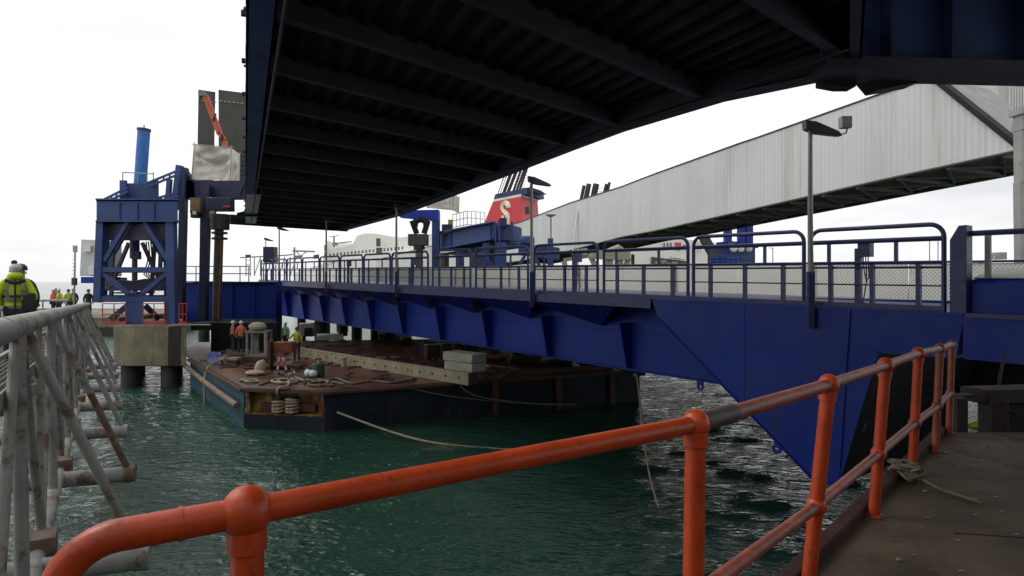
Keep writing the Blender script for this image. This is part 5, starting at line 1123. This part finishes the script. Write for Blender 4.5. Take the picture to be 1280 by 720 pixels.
SP = [(636.0, 259.5), (635.6, 256.5), (634.0, 254.4), (631.6, 253.8), (629.2, 255.4), (628.4, 258.4), (629.2, 261.6), (631.6, 264.6), (634.0, 267.6), (635.0, 271), (635.0, 276), (634.8, 283)]
def FP(u, v): return P(u, v, ZF_+4-8*(u-609)/43-.75)
ribbon(spl([FP(*q) for q in SP], 4), 1.35, (0, .25, 0), 'emblem_s', 'ship_cream', fr_)
MB().prism([FP(626, 274), FP(630, 274.5), FP(630, 271), FP(628.8, 268.5), FP(626.6, 271)], (0, .25, 0)).build('emblem_foot', 'ship_cream', fr_)
for (a, b, c, r) in ((629, 243, 637, .5), (634.5, 242, 643, .5), (641.5, 240, 648, .35), (645.5, 239, 652, .35), (649, 239, 655, .35)):
    MB().cyl(P(a, b, ZF_+2), P(c+4, 210, ZF_+2), r*.95, 10).build('exhaust_pipe', 'exhaust', fr_)
m_ = MB(); m_.cyl(P(622, 243, ZF_), P(632, 215, ZF_), .14, 6); m_.cyl(P(625, 243, ZF_), P(635, 215, ZF_), .1, 6)
for i in range(8): m_.bar(P(622+1.25*i, 243-3.5*i, ZF_), P(625+1.25*i, 243-3.5*i, ZF_), .1, .1)
for i in range(7): m_.bar(P(640+1.2*i, 238-3.6*i, ZF_), P(656+.6*i, 237-3.6*i, ZF_), .12, .12)
m_.cyl(P(662, 236, ZF_), P(664, 224, ZF_), .12, 6); m_.build('pipe_ladder', 'exhaust', fr_)
fun(598, 668, 300, 602, 664, 286, 'white', 'funnel_base', fr_, 0, 0, gx=1.2)
# second funnel stack: pipes rising behind the covered gangway
f2 = thing('exhaust_stack', 'row of dark slanted exhaust pipes showing above the grey gangway roof', 'exhaust pipes', P(738, 262, 150))
for (u, v, r, l) in ((725, 248, .42, 17), (731, 247, .6, 18), (740, 246, .75, 17), (753, 242, .35, 13), (757, 240, .35, 13)): MB().cyl(P(u-2, v+18, 150), P(u+4.6+r, v-l+1, 150), r, 10).build('exhaust_pipe', 'exhaust', f2)
m_ = MB()
for h in (240, 236): m_.bar(P(748, h, 150), P(762, h-3, 150), .1, .1)
m_.build('pipe_rail', 'lamp', f2)
MB().prism([P(716, 300, 150), P(765, 300, 150), P(765, 262, 150), P(720, 264, 150)], (4, 8, 0)).build('casing', 'ship_navy', f2)
# ================================================================ second ferry, stern towards us
f3 = thing('stern_ferry', 'white ferry stern with dark loading openings and a red square sign under the grey gangway', 'ferry', P(840, 350, 160))
def S3(u): return 150+(u-780)*.16
sweep([(760, 286, 366, S3(760)), (812, 296, 366, S3(812)), (868, 300, 366, S3(868)), (893, 303, 366, S3(893)), (903, 320, 366, S3(903))], 'hull', 'white', f3, (8, 25, 0))
MB().prism([P(815, 333, S3(815)-.6), P(862, 334, S3(862)-.6), P(862, 327, S3(862)-.6), P(815, 321, S3(815)-.6)], (0, .4, 0)).build('loading_opening', 'truss', f3)
for (u, v, w_) in ((822, 328, 1.2), (829, 327, 1.6), (836, 330, 1.0), (843, 328.5, 1.4), (850, 331, 1.0)): MB().box(P(u, v, S3(u)-1.0), w_, .3, .6).build('stern_fitting', 'cream', f3)
for (a, b) in (((826, 332), (832, 325)), ((818, 331), (822, 325))): MB().bar(P(*a, S3(828)-1.1), P(*b, S3(828)-1.1), .35, .2, (0, 1, 0)).build('stern_strut', 'grey_steel', f3)
m_ = MB(); m_.tube([P(838, 322, S3(838)-1), P(855, 324.5, S3(855)-1)], .08, 6); [m_.cyl(P(u, 325+(u-838)*.15, S3(u)-1), P(u, 321+(u-838)*.15, S3(u)-1), .06, 6) for u in (838, 844, 849, 855)]; m_.build('stern_rail', 'rust', f3)
MB().prism([P(844.5, 312, S3(845)-.6), P(851.5, 312.5, S3(851)-.6), P(851.5, 303, S3(851)-.6), P(844.5, 303, S3(845)-.6)], (0, .3, 0)).build('red_sign', 'ship_red', f3)
for u in (830, 834.5, 838.5): MB().prism([P(u, 309.5, S3(u)-.5), P(u+1.1, 309.5, S3(u)-.5), P(u+1.1, 303.5, S3(u)-.5), P(u, 303.5, S3(u)-.5)], (0, .3, 0)).build('window', 'ship_window', f3)
for u in (872, 875.5): MB().bar(P(u, 316, S3(u)-.8), P(u, 303, S3(u)-.8), .12, .12, (0, 1, 0)).build('window_bar', 'lamp', f3)
def ring(c, r, w, name, par, m):
    mb_ = MB(); pts = [c+V(r*math.cos(t), 0, r*1.15*math.sin(t)) for t in [2*math.pi*i/16 for i in range(16)]]; return mb_.tube(pts, w, 6, closed=True).build(name, m, par)
def sgn(u): return S3(u)-.8
m_ = MB(); m_.bar(P(854.2, 311.5, sgn(854)), P(854.2, 306.5, sgn(854)), .28, .2, (0, 1, 0)); m_.tube([P(854.3, 308.3, sgn(854)), P(855.2, 306.8, sgn(855)), P(856.6, 306.6, sgn(856))], .15, 6); m_.build('sign_letter', 'ship_navy', f3)
ring(P(860, 309.3, sgn(860)), .42, .15, 'sign_letter', f3, 'ship_navy')
# ================================================================ blue lift tower of the next berth
nb = thing('far_lift_tower', 'bright blue lift tower of the next berth with two tall posts beyond the bridge', 'lift tower', P(915, 335, 92))
def T9(u, v, Z=92): return P(u, v, Z)
MB().prism([T9(895, 331), T9(944, 331, 97), T9(944, 305, 97), T9(913, 301, 92), T9(895, 303, 92)], (2, 6, 0)).build('main_box', 'blue_old', nb)
MB().prism([T9(886, 332, 91), T9(926, 333, 91), T9(926, 320, 91), T9(886, 319, 91)], (1, 3, 0)).build('front_platform', 'blue', nb)
MB().bar(T9(912, 304, 91.6), T9(946, 309, 97), .5, .3).build('top_flange', 'blue_rail', nb); MB().bar(T9(886, 319, 90.8), T9(938, 322, 91), .4, .3).build('mid_flange', 'blue_rail', nb)
for (u, w_) in ((909.5, 1.0), (927, 1.1), (935, 1.2)): MB().bar(T9(u, 305, 93), T9(u, 262, 93), w_*.95, 1.0, (0, 1, 0)).build('tall_post', 'blue', nb)
MB().bar(T9(931, 300, 92.8), T9(931, 262, 92.8), .25, .3, (0, 1, 0)).build('post_bar', 'cyl_blue', nb)
for u in (917, 926, 936): m_ = MB(); m_.ball(T9(u, 310.5, 91.2+(u-913)*.14), .55, .2, .55, 10, 6); m_.build('round_marker', 'white', nb)
m_ = MB()
for v in (322.5, 326, 329.5): m_.cyl(T9(888, v, 90.6), T9(923, v+.6, 90.6), .06, 6)
for u in (888, 896, 904, 910, 916, 923): m_.cyl(T9(u, 331, 90.6), T9(u, 322, 90.6), .06, 6)
m_.build('platform_rail', 'cyl_blue', nb)
tag(MB().bar(P(868, 275, 84), P(893, 321, 84), 1.1, 1.0, (0, 1, 0)).build('gangway_prop', 'truss'), 'dark sloping prop leaning from the covered gangway down to the far blue tower', 'prop')
# ================================================================ far quay, masts, lattice boarding tower, plant under the bridge
tag(MB().prism([V(60, 86, EYE-1.6), V(400, 86, EYE-1.6), V(400, 180, EYE-1.6), V(40, 180, EYE-1.6)], (0, 0, -6)).build('far_quay', 'concrete'), 'far concrete quay', 'quay', kind='structure')
for i, (u, v, Z, lb_) in enumerate(((1162, 300, 120, 'thin distant light mast seen just left of the tall hinge plate'), (1172.5, 296, 130, 'second thin distant light mast close to the tall hinge plate'), (966, 310, 120, 'short distant light mast right of the far blue tower'))):
    t = thing('light_mast', lb_, 'light mast', P(u, 362, Z), 'thin light masts on the far quay'); MB().cyl(V(P(u, v, Z).x, Z, EYE-1.6), P(u, v, Z), .1, 8).build('pole', 'lamp', t); MB().box(P(u, v, Z)+V(-.3, 0, 0), .8, .2, .12).build('lamp_arm', 'lamp', t)
wb = thing('wheeled_plant', 'small white machine cab standing on the far quay over the rounded housing', 'machine', P(1245, 334, 90))
MB().box(P(1249, 320, 90), 1.1, 1.4, 1.0).build('grille_box', 'grey_steel', wb); m_ = MB()
for p, q in (((1235, 327), (1235, 317)), ((1244, 327), (1244, 317)), ((1235, 317), (1244, 317)), ((1235, 327), (1254, 327))): m_.bar(P(*p, 90), P(*q, 90), .1, .1, (0, 1, 0))
m_.build('cab_frame', 'cabin', wb); MB().prism([P(1216, 345, 90), P(1275, 345, 90), P(1270, 331, 90), P(1222, 328, 90)], (0, 4, 0)).build('chassis', 'grey_steel', wb)
lt = thing('boarding_tower', 'pale steel lattice boarding bridge at the far left end of the blue bridge', 'lattice bridge', P(350, 345, 110))
m_ = MB(); za = 110
m_.tube([P(300, 322, za), P(358, 319, za), P(366, 318, za)], .12, 6); m_.tube([P(330, 330, za), P(372, 328, za)], .1, 6)
for i in range(7): u = 318+7.5*i; m_.bar(P(u, 345, za), P(u, 321, za), .12, .12, (0, 1, 0)); m_.bar(P(u, 344, za), P(u+7.5, 322, za), .1, .1, (0, 1, 0))
m_.bar(P(368, 345, za), P(368, 309, za), .25, .2, (0, 1, 0)); m_.bar(P(366, 313.5, za), P(393, 314.5, za), .5, .25); m_.bar(P(368, 321, za), P(378, 320.5, za), .4, .4); m_.bar(P(370, 314, za), P(376, 320, za), .12, .12, (0, 1, 0)); m_.bar(P(384, 314, za), P(376, 320, za), .12, .12, (0, 1, 0))
m_.build('lattice', 'grey_steel', lt); 
m_ = MB(); [m_.bar(P(u, 345, 105), P(u, 318, 105), .15, .15, (0, 1, 0)) for u in (307.5, 313)]; [m_.bar(P(307.5, v, 105), P(313, v, 105), .12, .12) for v in (319, 325, 331, 337)]; m_.build('stair_frame', 'cabin', lt)
MB().box(P(310, 320, 104.8), .6, .5, .4).build('lamp_box', 'lamp_head', lt)
# things glimpsed beneath the bridge
tag(MB().prism([V(-90, 66, 1.9), V(-40, 76, 1.9), V(-44, 92, 1.9), V(-90, 92, 1.9)], (0, 0, -4.5)).build('rear_quay', 'pile'), 'dark quay behind the barge', 'quay', kind='structure')
for i, (u, Z, w_) in enumerate(((255, 60, 1.0), (276, 60, 1.4), (342, 62, 1.6), (377, 62, .8), (403, 62, 1.5), (446, 60, 1.0), (468, 58, .7), (487, 58, 2.2), (508, 56, .8))):
    lb_ = 'dark pile under the bridge behind the barge'
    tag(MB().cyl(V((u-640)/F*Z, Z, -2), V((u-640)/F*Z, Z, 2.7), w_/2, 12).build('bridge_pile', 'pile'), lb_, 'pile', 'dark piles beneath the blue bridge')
wv = [(329, 404, 16, 15, 55, 'pale cabin block glimpsed under the bridge behind the orange worker'), (384, 412, 18, 16, 56, 'white van body glimpsed under the bridge behind the yellow worker'), (428, 409, 14, 12, 55, 'square white panel hanging under the bridge right of the white van'), (413, 421, 32, 7, 54, 'long pale pipe bundle under the bridge'), (477, 414, 10, 6, 53, 'small pale block under the bridge left of a web fin'), (497, 417, 6, 5, 53, 'tiny pale box under the bridge between two web fins'), (507, 424, 14, 12, 52, 'white rounded tank on the far edge of the barge under the bridge')]
for (u, v, du, dv, Z, lb_) in wv:
    t = thing('pale_block', lb_, 'equipment', P(u, v+dv/2, Z)); k = Z/F
    zb_ = P(u, v+dv/2, Z).z; m_ = MB(); m_.box(P(u, v, Z), du*k, 1.2, dv*k, rz=.25); m_.build('body', 'tarp' if Z != 54 else 'cabin', t, bevel=.05)
    MB().box(V(P(u, v, Z).x, Z+.2, (zb_+1.2)/2), du*k*.8, .8, abs(zb_-1.2)+.02, rz=.25).build('stand', 'pile', t)
    if du > 13 and dv > 8: MB().box(P(u+du*.1, v+dv*.2, Z-.9), du*k*.55, .3, dv*k*.66, rz=.25).build('dark_opening', 'black', t)

# unseen shed-shaped block, added behind the camera station to cut ambient light
tb = thing('shade_block', 'unseen long grey block added behind the camera to cut the ambient light', 'building', V(0, -20, 0))
MB().prism([V(-30, -26, -1), V(60, -26, -1), V(60, -14, -1), V(-30, -14, -1)], (0, 0, EYE-.7)).build('shade_block_base', 'concrete', tb)
MB().prism([V(-26, -25, EYE-1.6), V(58, -25, EYE-1.6), V(58, -17, EYE-1.6), V(-26, -17, EYE-1.6)], (0, 0, 11)).build('shade_block_wall', 'grey_steel', tb)
MB().prism([V(-27, -26, EYE+9.4), V(59, -26, EYE+9.4), V(59, -16, EYE+9.4), V(-27, -16, EYE+9.4)], (0, 0, .4)).build('shade_block_roof', 'truss', tb)
for i in range(6): MB().prism([V(-20+12*i, -16.95, EYE-1.6), V(-15+12*i, -16.95, EYE-1.6), V(-15+12*i, -16.95, EYE+3.2), V(-20+12*i, -16.95, EYE+3.2)], (0, .1, 0)).build('shade_block_door', 'blue_dark', tb)
# ================================================================ people
def skin_mesh(name, joints, edges, root, m, par, levels=2, off=V(0, 0, 0)):
    """one continuous surface grown round a skeleton of joints {name: (pos, rx, ry)}"""
    names = list(joints); idx = {k: i for i, k in enumerate(names)}
    me = bpy.data.meshes.new(name+'_bones'); me.from_pydata([Vector(joints[k][0]) for k in names], [(idx[a], idx[b]) for a, b in edges], [])
    o = bpy.data.objects.new(name, me); col.objects.link(o)
    md = o.modifiers.new('skin', 'SKIN'); md.use_smooth_shade = True
    for k in names:
        v = me.skin_vertices[0].data[idx[k]]; v.radius = (joints[k][1], joints[k][2] if len(joints[k]) > 2 else joints[k][1]); v.use_root = (k == root)
    s = o.modifiers.new('sub', 'SUBSURF'); s.levels = levels; s.render_levels = levels
    dg = bpy.context.evaluated_depsgraph_get(); dg.update()
    nm = bpy.data.meshes.new_from_object(o.evaluated_get(dg)); nm.name = name
    bpy.data.objects.remove(o); bpy.data.meshes.remove(me)
    for pl in nm.polygons: pl.use_smooth = True
    nm.materials.clear(); nm.materials.append(M[m])
    ob = bpy.data.objects.new(name, nm); col.objects.link(ob); ob.parent = par
    return ob
def person(label, loc, rz, jacket, height=1.8, helmet='helmet', pose='stand', cat='worker', group=None, detail=False, legs='trousers', ears=False):
    """local frame: facing +y, x to the right, feet at z = 0"""
    t = thing('person', label, cat, (0, 0, 0), group)
    k = height/1.8
    J = {}
    lean = .0
    sh, hp, hd = 1.46, .93, 1.66
    J['pel'] = ((0, 0, hp), .15, .11); J['wst'] = ((0, 0, 1.10), .135, .10); J['chs'] = ((0, .0, 1.30), .16, .12); J['nkb'] = ((0, -.01, 1.46), .085, .075); J['nek'] = ((0, .01, 1.53), .058); J['hed'] = ((0, .03, 1.645), .085, .10); J['top'] = ((0, .025, 1.735), .075, .09)
    E_ = [('pel', 'wst'), ('wst', 'chs'), ('chs', 'nkb'), ('nkb', 'nek'), ('nek', 'hed'), ('hed', 'top')]
    arms = {'stand': ((.26, -.02, 1.16), (.25, .10, .92)), 'pocket': ((.29, -.08, 1.15), (.17, .12, 1.0)), 'reach': ((.36, .14, 1.24), (.52, .38, 1.12)), 'walk': ((.25, .06, 1.17), (.24, .26, .98))}
    for sx, sd_ in ((1, 'r'), (-1, 'l')):
        ps = pose
        if pose == 'reach' and sx == 1: ps = 'stand'
        el, wr = arms[ps]
        S = V(.175*sx, 0, 1.42); El = V(el[0]*sx, el[1], el[2]); Wr = V(wr[0]*sx, wr[1], wr[2])
        J['sh'+sd_] = (S, .062); J['el'+sd_] = (El, .046); J['wr'+sd_] = (Wr, .032)
        d = (Wr-El).normalized(); J['pa'+sd_] = (Wr+d*.055, .042, .022); 
        E_ += [('nkb', 'sh'+sd_), ('sh'+sd_, 'el'+sd_), ('el'+sd_, 'wr'+sd_), ('wr'+sd_, 'pa'+sd_)]
        x = d.cross(V(0, 1, 0)); x = x.normalized() if x.length > .2 else V(1, 0, 0); fwd = x.cross(d).normalized()
        for fi, (oo, ln) in enumerate(((-.03, .065), (-.01, .078), (.01, .072), (.03, .056))):
            b0 = Wr+d*.095+x*oo; c0 = b0+d*ln*.5+fwd*ln*.12*0+fwd*.012; c1 = c0+d*ln*.45+fwd*ln*.35
            J[f'f{fi}{sd_}'] = (b0, .0105); J[f'g{fi}{sd_}'] = (c0, .0095); J[f'h{fi}{sd_}'] = (c1, .008)
            E_ += [('pa'+sd_, f'f{fi}{sd_}'), (f'f{fi}{sd_}', f'g{fi}{sd_}'), (f'g{fi}{sd_}', f'h{fi}{sd_}')]
        th0 = Wr+d*.03+x*(-.045)+fwd*.01; th1 = th0+d*.04+x*(-.02)+fwd*.02
        J['t0'+sd_] = (th0, .013); J['t1'+sd_] = (th1, .010); E_ += [('wr'+sd_, 't0'+sd_), ('t0'+sd_, 't1'+sd_)]
        st = .04 if sx > 0 else -.02
        if pose == 'walk': st = .18*sx
        J['hi'+sd_] = ((.095*sx, 0, .88), .095); J['kn'+sd_] = ((.105*sx, .03+st*.6, .49), .066); J['an'+sd_] = ((.11*sx, -.02+st, .09), .046); J['to'+sd_] = ((.125*sx, .13+st, .045), .042, .035)
        E_ += [('pel', 'hi'+sd_), ('hi'+sd_, 'kn'+sd_), ('kn'+sd_, 'an'+sd_), ('an'+sd_, 'to'+sd_)]
    body = skin_mesh('body', J, E_, 'pel', 'skin', t)
    # face
    f = MB()
    f.ball((0, .128, 1.635), .017, .022, .028, 8, 6); [f.ball((s*.088, .025, 1.64), .012, .024, .034, 8, 6) for s in (1, -1)]; f.build('nose_and_ears', 'skin', body)
    e = MB(); [e.ball((s*.033, .112, 1.662), .012, .01, .008, 8, 5) for s in (1, -1)]; e.box((0, .118, 1.59), .045, .012, .01); e.build('eyes_and_mouth', 'hair', body)
    # jacket: torso and sleeves
    def fat(n, g): q = J[n]; return (Vector(q[0]), q[1]+g, (q[2] if len(q) > 2 else q[1])+g)
    JJ = {'hem': (V(0, 0, .84), .185, .145), 'wst': fat('wst', .05), 'chs': fat('chs', .035), 'nkb': (V(0, -.015, 1.47), .105, .09), 'col': (V(0, -.005, 1.545), .082, .078)}
    EE = [('hem', 'wst'), ('wst', 'chs'), ('chs', 'nkb'), ('nkb', 'col')]
    for sd_ in 'rl':
        JJ['sh'+sd_] = fat('sh'+sd_, .022); JJ['el'+sd_] = fat('el'+sd_, .024); JJ['wr'+sd_] = fat('wr'+sd_, .02); EE += [('nkb', 'sh'+sd_), ('sh'+sd_, 'el'+sd_), ('el'+sd_, 'wr'+sd_)]
    jk = skin_mesh('jacket', JJ, EE, 'wst', jacket, t)
    TT = {'pel': (V(0, 0, .9), .17, .13)}
    ET = []
    for sd_ in 'rl':
        for q, g in (('hi', .02), ('kn', .022), ('an', .03)): TT[q+sd_] = fat(q+sd_, g)
        ET += [('pel', 'hi'+sd_), ('hi'+sd_, 'kn'+sd_), ('kn'+sd_, 'an'+sd_)]
    skin_mesh('trousers', TT, ET, 'pel', legs, t)
    b = MB()
    for sd_ in 'rl':
        a_, o_ = Vector(J['an'+sd_][0]), Vector(J['to'+sd_][0]); b.tube([a_+V(0, -.02, .1), a_+V(0, -.01, 0), V(a_.x, a_.y-.04, .05)], [.062, .062, .055], 10); b.ball(V(o_.x, o_.y-.04, .05), .05, .13, .05, 12, 7)
    b.build('boots', 'boots', t)
    if jacket.startswith('hivis'):
        tp_ = MB()
        def hoop(z, rx, ry, h, cy=0): tp_.tube([V(rx*math.cos(a), cy+ry*math.sin(a), z) for a in [2*math.pi*i/24 for i in range(24)]], h, 6, closed=True)
        for z, rx, ry in ((.97, .19, .15), (1.10, .188, .152)):
            tp_.add([V((rx+.006)*math.cos(a), (ry+.006)*math.sin(a), z+dz) for dz in (-.028, .028) for a in [2*math.pi*i/24 for i in range(24)]], [(i, (i+1) % 24, 24+(i+1) % 24, 24+i) for i in range(24)])
        tp_.build('reflective_bands', 'tape', jk)
        hs_ = MB()
        for s in (1, -1):
            for side in (1, -1):
                pts = [V(s*.105, side*(.168), 1.10), V(s*.115, side*.168, 1.24), V(s*.115, side*.165, 1.34), V(s*.11, side*.135, 1.42), V(s*.105, side*.02, 1.535)]
                hs_.add([p+V(dx, 0, 0) for p in pts for dx in (-.026, .026)], [(2*i, 2*i+1, 2*i+3, 2*i+2) for i in range(4)])
        hs_.build('shoulder_bands', 'tape', jk)
    if detail:
        st_ = MB(); st_.tube([V(.195*math.cos(a), .16*math.sin(a), 1.175) for a in [2*math.pi*i/24 for i in range(24)]], .02, 6, closed=True)
        st_.tube([V(0, -.17, .92), V(0, -.172, 1.17), V(0, -.165, 1.36), V(0, -.12, 1.47)], .018, 6); st_.tube([V(-.14, -.10, 1.47), V(-.05, -.14, 1.43), V(.05, -.14, 1.43), V(.14, -.10, 1.47)], .035, 8); st_.build('harness_strap', 'strap', jk)
        hd_ = MB(); hd_.ball((0, -.05, 1.545), .125, .10, .075, 16, 9); hd_.build('hood', jacket, jk)
        bg2 = MB(); bg2.box((.21, -.12, 1.05), .2, .14, .36); bg2.build('shoulder_bag', 'strap', t, bevel=.04); MB().box((.14, -.185, 1.24), .1, .02, .09).build('arm_patch', 'brown_box', jk)
    if helmet:
        h = MB(); n = 18
        ringz = [(1.70, .118, .135), (1.74, .116, .133), (1.78, .10, .116), (1.81, .07, .08), (1.825, .03, .035)]
        vs = [V(rx*math.cos(2*math.pi*i/n), .02+ry*math.sin(2*math.pi*i/n), z) for z, rx, ry in ringz for i in range(n)]+[V(0, .02, 1.83)]
        fs = [(r*n+i, r*n+(i+1) % n, (r+1)*n+(i+1) % n, (r+1)*n+i) for r in range(4) for i in range(n)]+[(4*n+i, 4*n+(i+1) % n, 5*n) for i in range(n)]
        h.add(vs, fs)
        h.prism([V(.125*math.cos(a), .03+(.15+(.05 if math.sin(a) > 0 else 0))*math.sin(a), 1.70) for a in [2*math.pi*i/n for i in range(n)]], (0, 0, -.012)); hh = h.build('helmet', helmet, t)
        if ears:
            [MB().ball((s*.118, .02, 1.655), .04, .045, .058, 12, 8).build('ear_defender', 'strap', hh) for s in (1, -1)]
    else:
        h = MB(); h.ball((0, .01, 1.70), .1, .118, .085, 14, 8); h.build('knit_cap', 'cabin', t); MB().ball((-.02, .0, 1.80), .05, .05, .045, 12, 8).build('cap_bobble', 'strap', t)
    t.location = Vector(loc); t.rotation_euler = (0, 0, rz); t.scale = (k, k, k)
    return t
def gfeet(u, Z): return V((u-640)*Z/F, Z, EYE-1.22-.03*Z+.03)
p1 = V((19.5-640)/F*11.4, 11.4, EYE+(H0-327)*11.4/F-1.80)
def floor_of(Z): return EYE-(.29+.03*Z)-.775
p1.z = floor_of(11.4)
person('near worker from behind in a yellow green hi vis jacket on the left gangway', p1, R(35), 'hivis_y', EYE+(H0-328)*11.4/F-p1.z, None, 'pocket', detail=True)
p2 = V((25.8-640)/F*12.6, 12.6, floor_of(12.6))
person('worker in dark clothing and navy helmet mostly hidden behind the near hi vis worker', p2, R(40), 'jacket_dark', EYE+(H0-331)*12.6/F-p2.z, 'helmet_navy', 'stand')
FG = [(66, 44.5, 'hivis_o', 'person in an orange red vest in the distant group on the far platform', 'helmet'), (74, 45.5, 'hivis_y', 'bulky yellow green jacket behind the orange vest in the distant group', 'helmet'),
      (70, 46.8, 'jacket_dark', 'dark clothed person behind the distant orange vest', 'helmet_navy'), (85.5, 44, 'hivis_y', 'distant yellow green jacket standing alone beside the thin mast', 'helmet_navy'), (92, 45.5, 'jacket_dark', 'distant dark clothed person touching the thin mast', 'helmet_navy'), (110.5, 43.5, 'jacket_dark', 'distant dark clothed person under the pale cabin bracket', 'helmet_navy')]
for (u, Z, jk_, lb_, hm) in FG: person(lb_, V((u-640)/F*Z, Z, plz), R(random.Random(u).uniform(-60, 200)), jk_, 1.78, hm, 'stand', group='workers waiting on the far platform')
person('worker in an orange red life vest seen from behind on the barge hatch', BZ(301.5, 38, .42), R(10), 'hivis_o', 1.84, 'helmet', 'stand')
person('worker in a tan jacket partly hidden left of the orange vest on the barge', BZ(291, 38.8, .42), R(-60), 'jacket_brown', 1.8, 'red' if False else 'helmet', 'stand')
person('worker in a yellow green jacket reaching out an arm on the barge deck', BZ(371, 38, 0.0), R(5), 'hivis_y', 1.9, 'helmet_navy', 'reach', legs='rust')
person('worker in a pale green jacket standing behind the reaching worker on the barge', BZ(357, 43, 0), R(160), 'jacket_green', 1.85, 'helmet', 'stand')
